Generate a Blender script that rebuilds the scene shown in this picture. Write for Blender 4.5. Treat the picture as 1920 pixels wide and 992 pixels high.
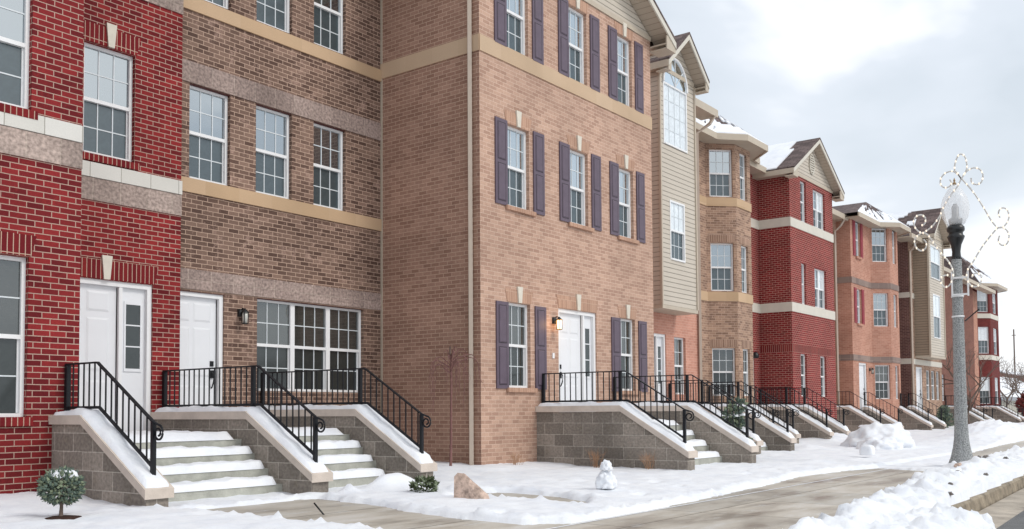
import bpy, math, random
from mathutils import Vector, Matrix, noise
S=bpy.context.scene; C=S.collection
for o in list(bpy.data.objects): bpy.data.objects.remove(o)
ZO=1.05     # the eye is 1.05 m above the pavement; shapes below are given relative to the eye
# ---------------------------------------------------------------- camera
cam=bpy.data.cameras.new('camera'); co=bpy.data.objects.new('camera',cam); C.objects.link(co)
Rv=Vector((0.60501737,-0.79618329,-0.00679309)); Uv=Vector((-0.03163238,-0.03256063,0.99896907)); Fv=Vector((0.79558367,0.60417876,0.04488492))
m=Matrix((( Rv.x,Uv.x,-Fv.x,0),(Rv.y,Uv.y,-Fv.y,0),(Rv.z,Uv.z,-Fv.z,ZO),(0,0,0,1)))
co.matrix_world=m
cam.sensor_width=36; cam.lens=33.75; cam.shift_y=0.1017; cam.clip_start=.05; cam.clip_end=3000
S.camera=co
# ---------------------------------------------------------------- sky and sun
SUN_EL=math.radians(42); SUN_AZ=math.radians(168)     # azimuth from +Y towards +X
w=bpy.data.worlds.new("World"); S.world=w; w.use_nodes=True
nt=w.node_tree; nt.nodes.clear()
def N(nt,t,**k):
    n=nt.nodes.new(t)
    for a,b in k.items():
        if hasattr(n,a): setattr(n,a,b)
        else: n.inputs[a].default_value=b
    return n
L=lambda nt,a,b: nt.links.new(a,b)
sky=N(nt,'ShaderNodeTexSky',sky_type='NISHITA'); sky.sun_disc=False; sky.sun_elevation=SUN_EL; sky.sun_rotation=SUN_AZ
sky.air_density=1.0; sky.dust_density=2.5; sky.ozone_density=1.0
tc=N(nt,'ShaderNodeTexCoord'); mp=N(nt,'ShaderNodeMapping'); mp.inputs['Scale'].default_value=(1.0,1.0,2.1); mp.inputs['Location'].default_value=(.35,.15,.1)
n1=N(nt,'ShaderNodeTexNoise'); n1.inputs['Scale'].default_value=2.3; n1.inputs['Detail'].default_value=5; n1.inputs['Roughness'].default_value=.48; n1.inputs['Distortion'].default_value=.25
L(nt,tc.outputs['Generated'],mp.inputs[0]); L(nt,mp.outputs[0],n1.inputs['Vector'])
cr=N(nt,'ShaderNodeValToRGB'); e=cr.color_ramp.elements
e[0].position=.38; e[0].color=(5.9,6.5,7.1,1); e[1].position=.58; e[1].color=(10.8,10.8,10.8,1)
x=cr.color_ramp.elements.new(.49); x.color=(7.0,7.5,8.15,1)
L(nt,n1.outputs['Fac'],cr.inputs[0])
# brighter cloud towards the horizon
sx=N(nt,'ShaderNodeSeparateXYZ'); L(nt,tc.outputs['Generated'],sx.inputs[0])
mr=N(nt,'ShaderNodeMapRange'); mr.inputs[1].default_value=0.0; mr.inputs[2].default_value=.32; mr.inputs[3].default_value=.6; mr.inputs[4].default_value=0.0
L(nt,sx.outputs['Z'],mr.inputs[0])
mh=N(nt,'ShaderNodeMixRGB'); mh.inputs[2].default_value=(7.7,8.1,8.5,1); L(nt,mr.outputs[0],mh.inputs[0]); L(nt,cr.outputs[0],mh.inputs[1])
mx=N(nt,'ShaderNodeMixRGB'); mx.inputs[0].default_value=.9; L(nt,sky.outputs[0],mx.inputs[1]); L(nt,mh.outputs[0],mx.inputs[2])
bg=N(nt,'ShaderNodeBackground'); bg.inputs['Strength'].default_value=.095; L(nt,mx.outputs[0],bg.inputs[0])
wo=N(nt,'ShaderNodeOutputWorld'); L(nt,bg.outputs[0],wo.inputs[0])
sl=bpy.data.lights.new('sun','SUN'); sl.energy=1.0; sl.angle=math.radians(18); sl.color=(1,.96,.9)
so=bpy.data.objects.new('sun',sl); C.objects.link(so)
sd=Vector((math.sin(SUN_AZ)*math.cos(SUN_EL),math.cos(SUN_AZ)*math.cos(SUN_EL),math.sin(SUN_EL)))
so.rotation_euler=sd.to_track_quat('Z','Y').to_euler(); so.location=(0,-20,30)
S.view_settings.view_transform='Standard'; S.view_settings.look='None'; S.view_settings.gamma=1; S.view_settings.exposure=.40
S.view_settings.use_curve_mapping=False
S.render.engine='CYCLES'
R=random.Random(7)
# ---------------------------------------------------------------- materials
def mat(name,col,rough=.7,spec=.3,metal=0,bump=0,bscale=30,var=0,vscale=4,emit=None,es=0,stretch=None):
    m=bpy.data.materials.new(name); m.use_nodes=True; nt=m.node_tree; p=nt.nodes['Principled BSDF']
    p.inputs['Roughness'].default_value=rough; p.inputs['Metallic'].default_value=metal
    p.inputs['Specular IOR Level'].default_value=spec
    p.inputs['Base Color'].default_value=(*col,1)
    tc=N(nt,'ShaderNodeTexCoord'); src=tc.outputs['Object']
    if stretch:
        mp=N(nt,'ShaderNodeMapping'); mp.inputs['Scale'].default_value=stretch; L(nt,src,mp.inputs[0]); src=mp.outputs[0]
    if var:
        n=N(nt,'ShaderNodeTexNoise'); n.inputs['Scale'].default_value=vscale; n.inputs['Detail'].default_value=6; n.inputs['Roughness'].default_value=.65; L(nt,src,n.inputs['Vector'])
        mr=N(nt,'ShaderNodeMapRange'); mr.inputs[1].default_value=.3; mr.inputs[2].default_value=.7; mr.inputs[3].default_value=1-var; mr.inputs[4].default_value=1+var; L(nt,n.outputs['Fac'],mr.inputs[0])
        mm=N(nt,'ShaderNodeVectorMath',operation='SCALE'); mm.inputs[0].default_value=col; L(nt,mr.outputs[0],mm.inputs['Scale']); L(nt,mm.outputs[0],p.inputs['Base Color'])
    if bump:
        n=N(nt,'ShaderNodeTexNoise'); n.inputs['Scale'].default_value=bscale; n.inputs['Detail'].default_value=6; L(nt,src,n.inputs['Vector'])
        b=N(nt,'ShaderNodeBump'); b.inputs['Strength'].default_value=bump; b.inputs['Distance'].default_value=.02; L(nt,n.outputs['Fac'],b.inputs['Height']); L(nt,b.outputs[0],p.inputs['Normal'])
    if emit: p.inputs['Emission Color'].default_value=(*emit,1); p.inputs['Emission Strength'].default_value=es
    return m
def brick(name,c1,c2,mortar,w=.19,h=.0685,mort=.011,light=None,lamt=.0,offset=.5,rough=.85,bs=.5,rot=False,grit=.12,dirt=.12,gs=60):
    """unit masonry laid in the wall's own UV (metres): bricks or blocks differ one by one"""
    m=bpy.data.materials.new(name); m.use_nodes=True; nt=m.node_tree; p=nt.nodes['Principled BSDF']
    p.inputs['Roughness'].default_value=rough; p.inputs['Specular IOR Level'].default_value=.2
    uv=N(nt,'ShaderNodeUVMap'); src=uv.outputs[0]
    if rot:
        mp=N(nt,'ShaderNodeMapping'); mp.inputs['Rotation'].default_value=(0,0,math.pi/2); L(nt,src,mp.inputs[0]); src=mp.outputs[0]
    # slight wobble so that joints are not ruler straight
    nw=N(nt,'ShaderNodeTexNoise'); nw.inputs['Scale'].default_value=6; nw.inputs['Detail'].default_value=2; L(nt,src,nw.inputs['Vector'])
    sb=N(nt,'ShaderNodeVectorMath',operation='SUBTRACT'); sb.inputs[1].default_value=(.5,.5,.5); L(nt,nw.outputs['Color'],sb.inputs[0])
    sc=N(nt,'ShaderNodeVectorMath',operation='SCALE'); sc.inputs['Scale'].default_value=.006; L(nt,sb.outputs[0],sc.inputs[0])
    ad=N(nt,'ShaderNodeVectorMath',operation='ADD'); L(nt,src,ad.inputs[0]); L(nt,sc.outputs[0],ad.inputs[1])
    b=N(nt,'ShaderNodeTexBrick'); b.offset=offset; b.squash=1
    b.inputs['Scale'].default_value=1; b.inputs['Brick Width'].default_value=w; b.inputs['Row Height'].default_value=h
    b.inputs['Mortar Size'].default_value=mort/2; b.inputs['Mortar Smooth'].default_value=.15; b.inputs['Bias'].default_value=-.1
    b.inputs['Color1'].default_value=(*c1,1); b.inputs['Color2'].default_value=(*c2,1); b.inputs['Mortar'].default_value=(*mortar,1)
    L(nt,ad.outputs[0],b.inputs['Vector'])
    col=b.outputs['Color']
    inv=N(nt,'ShaderNodeMath',operation='SUBTRACT'); inv.inputs[0].default_value=1; L(nt,b.outputs['Fac'],inv.inputs[1])
    if light and lamt:
        nz=N(nt,'ShaderNodeTexNoise'); nz.inputs['Scale'].default_value=3.2; nz.inputs['Detail'].default_value=8; nz.inputs['Roughness'].default_value=.85; L(nt,src,nz.inputs['Vector'])
        mr=N(nt,'ShaderNodeMapRange'); mr.inputs[1].default_value=.54; mr.inputs[2].default_value=.62; mr.inputs[3].default_value=0; mr.inputs[4].default_value=lamt; L(nt,nz.outputs['Fac'],mr.inputs[0])
        mu=N(nt,'ShaderNodeMath',operation='MULTIPLY'); L(nt,mr.outputs[0],mu.inputs[0]); L(nt,inv.outputs[0],mu.inputs[1])
        mi=N(nt,'ShaderNodeMixRGB'); mi.inputs[2].default_value=(*light,1); L(nt,mu.outputs[0],mi.inputs[0]); L(nt,col,mi.inputs[1]); col=mi.outputs[0]
    ng=N(nt,'ShaderNodeTexNoise'); ng.inputs['Scale'].default_value=gs; ng.inputs['Detail'].default_value=4; L(nt,src,ng.inputs['Vector'])
    nd=N(nt,'ShaderNodeTexNoise'); nd.inputs['Scale'].default_value=.9; nd.inputs['Detail'].default_value=5; L(nt,src,nd.inputs['Vector'])
    m1=N(nt,'ShaderNodeMapRange'); m1.inputs[1].default_value=.3; m1.inputs[2].default_value=.7; m1.inputs[3].default_value=1-grit; m1.inputs[4].default_value=1+grit; L(nt,ng.outputs['Fac'],m1.inputs[0])
    m2=N(nt,'ShaderNodeMapRange'); m2.inputs[1].default_value=.3; m2.inputs[2].default_value=.7; m2.inputs[3].default_value=1-dirt; m2.inputs[4].default_value=1+dirt; L(nt,nd.outputs['Fac'],m2.inputs[0])
    mu=N(nt,'ShaderNodeMath',operation='MULTIPLY'); L(nt,m1.outputs[0],mu.inputs[0]); L(nt,m2.outputs[0],mu.inputs[1])
    vm=N(nt,'ShaderNodeVectorMath',operation='SCALE'); L(nt,col,vm.inputs[0]); L(nt,mu.outputs[0],vm.inputs['Scale']); L(nt,vm.outputs[0],p.inputs['Base Color'])
    bp=N(nt,'ShaderNodeBump'); bp.inputs['Strength'].default_value=bs; bp.inputs['Distance'].default_value=.008
    ah=N(nt,'ShaderNodeMath',operation='MULTIPLY_ADD'); ah.inputs[1].default_value=.3; L(nt,ng.outputs['Fac'],ah.inputs[0]); L(nt,inv.outputs[0],ah.inputs[2])
    L(nt,ah.outputs[0],bp.inputs['Height']); L(nt,bp.outputs[0],p.inputs['Normal'])
    return m
def glass(name,base,mirror,tint=(.82,.9,.95),rough=.02,wave=.0,screen=False,mottle=None):
    m=bpy.data.materials.new(name); m.use_nodes=True; nt=m.node_tree; nt.nodes.clear()
    d=N(nt,'ShaderNodeBsdfDiffuse'); d.inputs[0].default_value=(*base,1)
    if mottle or screen:
        tc=N(nt,'ShaderNodeTexCoord'); nz=N(nt,'ShaderNodeTexNoise'); nz.inputs['Scale'].default_value=5; nz.inputs['Detail'].default_value=3; nz.inputs['Distortion'].default_value=2.5; L(nt,tc.outputs['Object'],nz.inputs['Vector'])
        mi=N(nt,'ShaderNodeMixRGB'); mi.inputs[1].default_value=(*[c*.72 for c in base],1); mi.inputs[2].default_value=(*[c*1.35 for c in base],1); L(nt,nz.outputs['Fac'],mi.inputs[0]); L(nt,mi.outputs[0],d.inputs[0])
    g=N(nt,'ShaderNodeBsdfGlossy'); g.inputs['Color'].default_value=(*tint,1); g.inputs['Roughness'].default_value=rough
    if wave:
        tc=N(nt,'ShaderNodeTexCoord'); nz=N(nt,'ShaderNodeTexNoise'); nz.inputs['Scale'].default_value=2.2; nz.inputs['Detail'].default_value=1; L(nt,tc.outputs['Object'],nz.inputs['Vector'])
        b=N(nt,'ShaderNodeBump'); b.inputs['Strength'].default_value=wave; b.inputs['Distance'].default_value=.05; L(nt,nz.outputs['Fac'],b.inputs['Height']); L(nt,b.outputs[0],g.inputs['Normal'])
    fr=N(nt,'ShaderNodeFresnel'); fr.inputs[0].default_value=1.5
    ad=N(nt,'ShaderNodeMath',operation='ADD',use_clamp=True); ad.inputs[1].default_value=mirror; L(nt,fr.outputs[0],ad.inputs[0])
    mx=N(nt,'ShaderNodeMixShader'); L(nt,ad.outputs[0],mx.inputs[0]); L(nt,d.outputs[0],mx.inputs[1]); L(nt,g.outputs[0],mx.inputs[2])
    o=N(nt,'ShaderNodeOutputMaterial'); L(nt,mx.outputs[0],o.inputs[0]); return m
M={}
M['red']=brick('red_brick',(.125,.011,.014),(.275,.026,.027),(.45,.31,.25),mort=.011,light=(.36,.035,.03),lamt=.35)
M['red_far']=brick('red_brick_far',(.17,.018,.019),(.27,.030,.030),(.44,.26,.21),mort=.014)
M['red_soldier']=brick('red_soldier_brick',(.14,.010,.014),(.23,.02,.02),(.48,.34,.26),w=.30,h=.066,offset=0,rot=True)
M['brown']=brick('brown_brick',(.105,.062,.048),(.26,.168,.128),(.50,.355,.27),light=(.46,.31,.25),lamt=.6)
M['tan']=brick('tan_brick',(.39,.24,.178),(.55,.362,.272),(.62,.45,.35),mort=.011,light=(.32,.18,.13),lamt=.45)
M['tan_shaded']=brick('tan_brick_shaded',(.30,.172,.125),(.42,.258,.19),(.55,.385,.295),mort=.011,light=(.20,.11,.085),lamt=.4)  # tan brick darkened: the return wall's shade is put into its colour
M['tan_soldier']=brick('tan_soldier_brick',(.40,.235,.165),(.50,.31,.22),(.56,.38,.28),w=.30,h=.068,offset=0,rot=True)
M['salmon']=brick('salmon_brick',(.50,.24,.175),(.60,.31,.23),(.62,.38,.30),light=(.38,.17,.12),lamt=.5)
M['mix']=brick('mixed_tan_brick',(.24,.15,.105),(.46,.30,.21),(.52,.37,.29),light=(.15,.09,.07),lamt=.7)
M['mix_soldier']=brick('mixed_soldier_brick',(.24,.15,.105),(.40,.26,.19),(.52,.37,.29),w=.30,h=.068,offset=0,rot=True)
M['orange']=brick('orange_brick',(.42,.20,.14),(.52,.28,.205),(.55,.35,.27),light=(.28,.13,.10),lamt=.4)
M['darkbrown']=brick('dark_brown_brick',(.10,.05,.045),(.16,.085,.07),(.34,.22,.19))
M['redbrown']=brick('red_brown_brick',(.15,.062,.045),(.21,.09,.065),(.26,.14,.11))
M['bay_red']=brick('bay_red_brick',(.12,.022,.02),(.17,.03,.027),(.20,.075,.065))
M['stone']=brick('split_stone',(.30,.235,.205),(.40,.315,.275),(.42,.34,.29),w=.40,h=2.0,mort=.014,offset=0,bs=1.0,grit=.4,dirt=.22,gs=24)
M['pinkstone']=brick('pink_stone',(.27,.205,.18),(.37,.285,.25),(.44,.35,.30),w=.40,h=2.0,mort=.012,offset=0,bs=1.0,grit=.4,dirt=.22,gs=24)
M['tan_band']=brick('tan_band_stone',(.53,.385,.26),(.58,.43,.30),(.52,.38,.26),w=.62,h=2.0,mort=.006,offset=0,bs=.2,grit=.05,dirt=.08)
M['white_stone']=brick('white_stone',(.62,.60,.55),(.68,.66,.62),(.35,.33,.29),w=.45,h=2.0,mort=.012,offset=0,bs=.3,grit=.04,dirt=.05)
M['ochre']=brick('ochre_stone',(.49,.34,.21),(.56,.395,.255),(.50,.36,.24),w=.62,h=2.0,mort=.006,offset=0,bs=.2,grit=.05,dirt=.07)
M['grayband']=brick('gray_band_stone',(.22,.165,.145),(.31,.235,.20),(.36,.27,.23),w=.40,h=2.0,mort=.014,offset=0,bs=.6)
M['block']=brick('concrete_block',(.20,.175,.15),(.32,.28,.24),(.44,.40,.35),w=.405,h=.203,mort=.012,light=(.20,.165,.12),lamt=.5,bs=.7,grit=.24,dirt=.26,gs=26)
M['siding']=brick('vinyl_siding',(.56,.50,.42),(.565,.505,.425),(.26,.225,.18),w=30,h=.115,mort=.016,bs=1.0,rough=.5,grit=.02,dirt=.04)
M['siding_dk']=brick('vinyl_siding_darker',(.32,.25,.185),(.325,.255,.19),(.15,.115,.085),w=30,h=.115,mort=.018,bs=1.0,rough=.5,grit=.02,dirt=.04)  # the siding again in a darker tone, for one side of a box bay
M['soffit']=brick('ribbed_soffit',(.46,.38,.30),(.46,.38,.30),(.26,.21,.16),w=.15,h=40,mort=.012,offset=0,bs=.6,grit=.02,dirt=.03)
M['trim']=mat('tan_trim',(.50,.43,.34),.5,var=.05)
M['trim_lt']=mat('pale_trim',(.62,.58,.50),.5,var=.05)
M['white']=mat('white_paint',(.80,.80,.80),.4,.4,var=.03,vscale=3)
M['bar']=mat('glazing_bar_white',(.66,.70,.72),.4,.4)
M['door']=mat('white_door_paint',(.76,.77,.79),.38,.4,var=.02,vscale=2)
M['shutter']=mat('purple_shutter_paint',(.115,.085,.115),.5,.4,var=.12,vscale=8)
M['groove_shade']=mat('purple_groove_shade',(.035,.022,.032),.5,.4)  # shutter purple darkened to paint the shade in the panel grooves
M['redshutter']=mat('red_shutter_paint',(.27,.025,.04),.5,.4,var=.1,vscale=8)
M['keystone']=mat('cast_keystone',(.66,.61,.52),.8,var=.06,vscale=12,bump=.2)
M['downspout']=mat('tan_gutter_metal',(.46,.38,.31),.45,.4,var=.06,vscale=5)
M['shingle']=brick('dark_shingles',(.10,.075,.072),(.20,.15,.14),(.05,.035,.035),w=.3,h=.14,mort=.012,bs=1.0,grit=.25,dirt=.15)
M['iron']=mat('black_iron',(.008,.009,.012),.5,.3,bump=.1,bscale=80)
M['cap']=mat('cast_stone_cap',(.60,.52,.45),.8,var=.12,vscale=4,bump=.25,bscale=60)
M['concrete']=mat('weathered_concrete',(.42,.42,.37),.85,var=.22,vscale=5,bump=.3,bscale=50)
M['rust']=mat('dark_lintel_steel',(.09,.022,.02),.6)
M['gU']=glass('upper_pane_glass',(.035,.045,.05),.42,wave=.06)
M['gB']=glass('sky_bright_glass',(.10,.115,.12),.60,wave=.06)
M['gL']=glass('screened_pane_glass',(.050,.068,.075),.065,rough=.2,screen=True)
M['gG']=glass('ground_floor_glass',(.045,.045,.040),.10,wave=.03,mottle=True)  # dark uneven colour stands in for reflected houses and trees
M['gD']=glass('dark_ground_glass',(.028,.032,.030),.035,rough=.15,screen=True)
M['gW']=glass('blind_white_glass',(.74,.78,.80),.14,mottle=True)
M['lampglass']=mat('lantern_glass',(.55,.55,.5),.1,.5)
M['lampglow']=mat('lit_lantern_glass',(1,.7,.35),.3,.5,emit=(1,.55,.2),es=4)
M['bark']=mat('grey_bark',(.16,.12,.10),.9,var=.2,bump=.4)
M['redbark']=mat('reddish_bark',(.20,.10,.09),.8,var=.2,vscale=20)
M['mulch']=mat('dark_mulch',(.05,.025,.018),.95,bump=.8,var=.3,vscale=40)
M['needle']=mat('blue_green_needles',(.105,.145,.115),.7,var=.35,vscale=9)
M['needle_tip']=mat('pale_needle_tips',(.22,.26,.17),.7,var=.3,vscale=9)
M['dirty']=mat('dirty_snow_crust',(.20,.18,.165),.9,var=.5,vscale=14,bump=.6)
M['leafdk']=mat('dark_green_leaves',(.045,.060,.022),.6,var=.4,vscale=20)
M['redleaf']=mat('dark_red_leaves',(.16,.03,.025),.7,var=.4,vscale=20)
M['dry']=mat('dry_stems',(.42,.25,.15),.8,var=.2)
M['rockm']=mat('pink_granite',(.52,.39,.32),.85,var=.6,vscale=9,bump=1.0,bscale=18)
M['pole']=mat('speckled_concrete',(.30,.31,.31),.8,var=.8,vscale=55,bump=.5,bscale=60)
M['black']=mat('black_cast_metal',(.012,.013,.014),.35,.5)
M['rope']=mat('clear_rope_light',(.72,.70,.66),.35,.5)
M['bulb']=mat('small_light_bulb',(.95,.85,.72),.2,.5,emit=(1,.82,.62),es=.5)
M['asphalt']=mat('wet_asphalt',(.10,.10,.10),.55,.4,var=.3,vscale=3,bump=.4,bscale=120)
M['wood']=mat('brown_wood',(.22,.11,.05),.7,var=.2)
M['farbeige']=mat('beige_render',(.50,.47,.40),.8,var=.05)
M['fargray']=mat('grey_roof_edge',(.30,.31,.33),.8)
def snowmat():
    m=bpy.data.materials.new('snow'); m.use_nodes=True; nt=m.node_tree; p=nt.nodes['Principled BSDF']
    p.inputs['Roughness'].default_value=.65; p.inputs['Specular IOR Level'].default_value=.25
    tc=N(nt,'ShaderNodeTexCoord')
    n=N(nt,'ShaderNodeTexNoise'); n.inputs['Scale'].default_value=2.2; n.inputs['Detail'].default_value=9; n.inputs['Roughness'].default_value=.7; L(nt,tc.outputs['Object'],n.inputs['Vector'])
    cr=N(nt,'ShaderNodeValToRGB'); cr.color_ramp.elements[0].position=.30; cr.color_ramp.elements[0].color=(.74,.77,.83,1); cr.color_ramp.elements[1].position=.56; cr.color_ramp.elements[1].color=(.86,.88,.91,1)
    L(nt,n.outputs['Fac'],cr.inputs[0]); L(nt,cr.outputs[0],p.inputs['Base Color'])
    n2=N(nt,'ShaderNodeTexNoise'); n2.inputs['Scale'].default_value=38; n2.inputs['Detail'].default_value=7; n2.inputs['Roughness'].default_value=.6; L(nt,tc.outputs['Object'],n2.inputs['Vector'])
    b=N(nt,'ShaderNodeBump'); b.inputs['Strength'].default_value=.35; b.inputs['Distance'].default_value=.02; L(nt,n2.outputs['Fac'],b.inputs['Height']); L(nt,b.outputs[0],p.inputs['Normal'])
    return m
M['snow']=snowmat()
def pavemat():
    """concrete walk: joints every 1.5 m, damp patches, thin frost"""
    m=bpy.data.materials.new('pavement_concrete'); m.use_nodes=True; nt=m.node_tree; p=nt.nodes['Principled BSDF']
    tc=N(nt,'ShaderNodeTexCoord'); mp=N(nt,'ShaderNodeMapping'); mp.inputs['Scale'].default_value=(.5,1.6,1); L(nt,tc.outputs['Object'],mp.inputs[0])
    n=N(nt,'ShaderNodeTexNoise'); n.inputs['Scale'].default_value=1.6; n.inputs['Detail'].default_value=8; n.inputs['Roughness'].default_value=.62; L(nt,mp.outputs[0],n.inputs['Vector'])
    cr=N(nt,'ShaderNodeValToRGB'); e=cr.color_ramp.elements; e[0].position=.32; e[0].color=(.29,.255,.21,1); e[1].position=.68; e[1].color=(.60,.565,.52,1)
    q=e.new(.5); q.color=(.50,.455,.385,1); L(nt,n.outputs['Fac'],cr.inputs[0])
    n3=N(nt,'ShaderNodeTexNoise'); n3.inputs['Scale'].default_value=3.5; n3.inputs['Detail'].default_value=10; n3.inputs['Roughness'].default_value=.75; L(nt,mp.outputs[0],n3.inputs['Vector'])
    mr=N(nt,'ShaderNodeMapRange'); mr.inputs[1].default_value=.55; mr.inputs[2].default_value=.68; mr.inputs[3].default_value=0; mr.inputs[4].default_value=.6; L(nt,n3.outputs['Fac'],mr.inputs[0])
    mi=N(nt,'ShaderNodeMixRGB'); mi.inputs[2].default_value=(.68,.70,.70,1); L(nt,mr.outputs[0],mi.inputs[0]); L(nt,cr.outputs[0],mi.inputs[1])
    b=N(nt,'ShaderNodeTexBrick'); b.offset=0; b.inputs['Scale'].default_value=1; b.inputs['Brick Width'].default_value=1.52; b.inputs['Row Height'].default_value=1.49; b.inputs['Mortar Size'].default_value=.011
    b.inputs['Color1'].default_value=(1,1,1,1); b.inputs['Color2'].default_value=(.86,.87,.88,1); b.inputs['Mortar'].default_value=(.35,.33,.3,1); L(nt,tc.outputs['Object'],b.inputs['Vector'])
    mm=N(nt,'ShaderNodeMixRGB',blend_type='MULTIPLY'); mm.inputs[0].default_value=1; L(nt,mi.outputs[0],mm.inputs[1]); L(nt,b.outputs[0],mm.inputs[2]); L(nt,mm.outputs[0],p.inputs['Base Color'])
    r=N(nt,'ShaderNodeMapRange'); r.inputs[1].default_value=.35; r.inputs[2].default_value=.6; r.inputs[3].default_value=.32; r.inputs[4].default_value=.8; L(nt,n.outputs['Fac'],r.inputs[0]); L(nt,r.outputs[0],p.inputs['Roughness'])
    return m
M['pave']=pavemat()
# ---------------------------------------------------------------- mesh builder
class MB:
    def __init__(s): s.v=[]; s.f=[]; s.uv=[]; s.sm=[]
    def face(s,pts,uv=None,smooth=False):
        pts=[Vector(p) for p in pts]; i=len(s.v); s.v+=pts; s.f.append(list(range(i,i+len(pts)))); s.sm.append(smooth)
        if uv is None:
            n=Vector((0,0,0))
            for a in range(len(pts)):
                p,q=pts[a],pts[(a+1)%len(pts)]
                n+=Vector(((p.y-q.y)*(p.z+q.z),(p.z-q.z)*(p.x+q.x),(p.x-q.x)*(p.y+q.y)))
            if n.length<1e-12: n=Vector((0,0,1))
            n.normalize()
            if abs(n.z)>.93: uv=[(p.x,p.y) for p in pts]
            else:
                t=Vector((-n.y,n.x,0)).normalized(); k=n.cross(t); 
                if abs(n.z)<.05: uv=[(p.dot(t),p.z) for p in pts]
                else: uv=[(p.dot(t),p.dot(k)) for p in pts]
        s.uv+=uv
    def box(s,x0,x1,y0,y1,z0,z1):
        s.hexa([(x0,y0,z0),(x1,y0,z0),(x1,y1,z0),(x0,y1,z0)],[(x0,y0,z1),(x1,y0,z1),(x1,y1,z1),(x0,y1,z1)])
    def hexa(s,b,t):
        s.face(b[::-1]); s.face(t)
        for i in range(len(b)):
            j=(i+1)%len(b); s.face([b[i],b[j],t[j],t[i]])
    def prism(s,poly,d):     # extrude a planar polygon along vector d
        d=Vector(d); a=[Vector(p) for p in poly]; b=[p+d for p in a]
        s.face(a[::-1]); s.face(b)
        for i in range(len(a)):
            j=(i+1)%len(a); s.face([a[i],a[j],b[j],b[i]])
    def tube(s,path,r,n=6,close=False):
        path=[Vector(p) for p in path]; rs=r if isinstance(r,(list,tuple)) else [r]*len(path); base=len(s.v); N_=len(path)
        up=Vector((0,0,1))
        for i,p in enumerate(path):
            d=(path[min(i+1,N_-1)]-path[max(i-1,0)]); d=d.normalized() if d.length>1e-9 else Vector((0,0,1))
            a=d.cross(up); 
            if a.length<.05: a=d.cross(Vector((1,0,0)))
            a.normalize(); b=d.cross(a)
            for k in range(n):
                t=2*math.pi*k/n; s.v.append(p+(a*math.cos(t)+b*math.sin(t))*rs[i])
        for i in range(N_-1):
            for k in range(n):
                q=(k+1)%n; f=[base+i*n+k,base+i*n+q,base+(i+1)*n+q,base+(i+1)*n+k]
                s.f.append(f); s.sm.append(n>4); s.uv+=[(k/n,i),(q/n,i),(q/n,i+1),(k/n,i+1)]
        for e,rev in ((0,True),(N_-1,False)):
            f=[base+e*n+k for k in range(n)]
            if not rev: f=f[::-1]
            s.f.append(f); s.sm.append(False); s.uv+=[(0,0)]*n
    def lathe(s,prof,n=20,c=(0,0,0),smooth=True):
        base=len(s.v)
        for r,z in prof:
            for k in range(n): t=2*math.pi*k/n; s.v.append(Vector((c[0]+r*math.cos(t),c[1]+r*math.sin(t),c[2]+z)))
        for i in range(len(prof)-1):
            for k in range(n):
                q=(k+1)%n; s.f.append([base+i*n+k,base+i*n+q,base+(i+1)*n+q,base+(i+1)*n+k]); s.sm.append(smooth); s.uv+=[(0,0)]*4
        s.f.append([base+k for k in range(n)][::-1]); s.sm.append(False); s.uv+=[(0,0)]*n
        s.f.append([base+(len(prof)-1)*n+k for k in range(n)]); s.sm.append(False); s.uv+=[(0,0)]*n
    def mesh(s,name,mat,org=(0,0,0)):
        me=bpy.data.meshes.new(name); o=Vector(org)
        me.from_pydata([v-o for v in s.v],[],s.f); ul=me.uv_layers.new(name='UVMap')
        for i,u in enumerate(s.uv): ul.data[i].uv=u
        me.polygons.foreach_set('use_smooth',s.sm); me.materials.append(mat); me.update(); return me
    def build(s,name,mat,parent=None,org=None,bevel=0):
        """parent given: a part, in the parent's own space (its world origin is parent['o'])"""
        o0=Vector(parent['_o']) if parent is not None else Vector(org or (0,0,0))
        o=bpy.data.objects.new(name,s.mesh(name,mat,o0)); C.objects.link(o)
        if parent is not None: o.parent=parent; o['_o']=tuple(o0)
        else: o.location=o0+Vector((0,0,ZO)); o['_o']=tuple(o0)
        if bevel:
            b=o.modifiers.new('bevel','BEVEL'); b.width=bevel; b.segments=2; b.limit_method='ANGLE'
        return o
def thing(name,label,cat,loc,group=None):
    o=bpy.data.objects.new(name,None); C.objects.link(o); o.empty_display_size=.2
    o['_o']=tuple(loc); o.location=Vector(loc)+Vector((0,0,ZO)); o['label']=label; o['category']=cat
    if group: o['group']=group
    return o
def tag(o,label=None,cat=None,group=None,kind=None):
    for k,v in (('label',label),('category',cat),('group',group),('kind',kind)):
        if v: o[k]=v
    return o
def inst(name,me,parent,loc,rz=0,label=None):
    o=bpy.data.objects.new(name,me); C.objects.link(o); o.parent=parent; o.location=loc; o.rotation_euler.z=rz
    if label: o['label']=label
    return o
def nz(x,y,z=0,s=1): return noise.noise(Vector((x*s,y*s,z)))
def fbm(x,y,s=1,z=0,o=4):
    a=0; k=1; t=0
    for i in range(o): a+=k*noise.noise(Vector((x*s,y*s,z+i*7.3))); t+=k; k*=.5; s*=2.05
    return a/t
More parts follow.
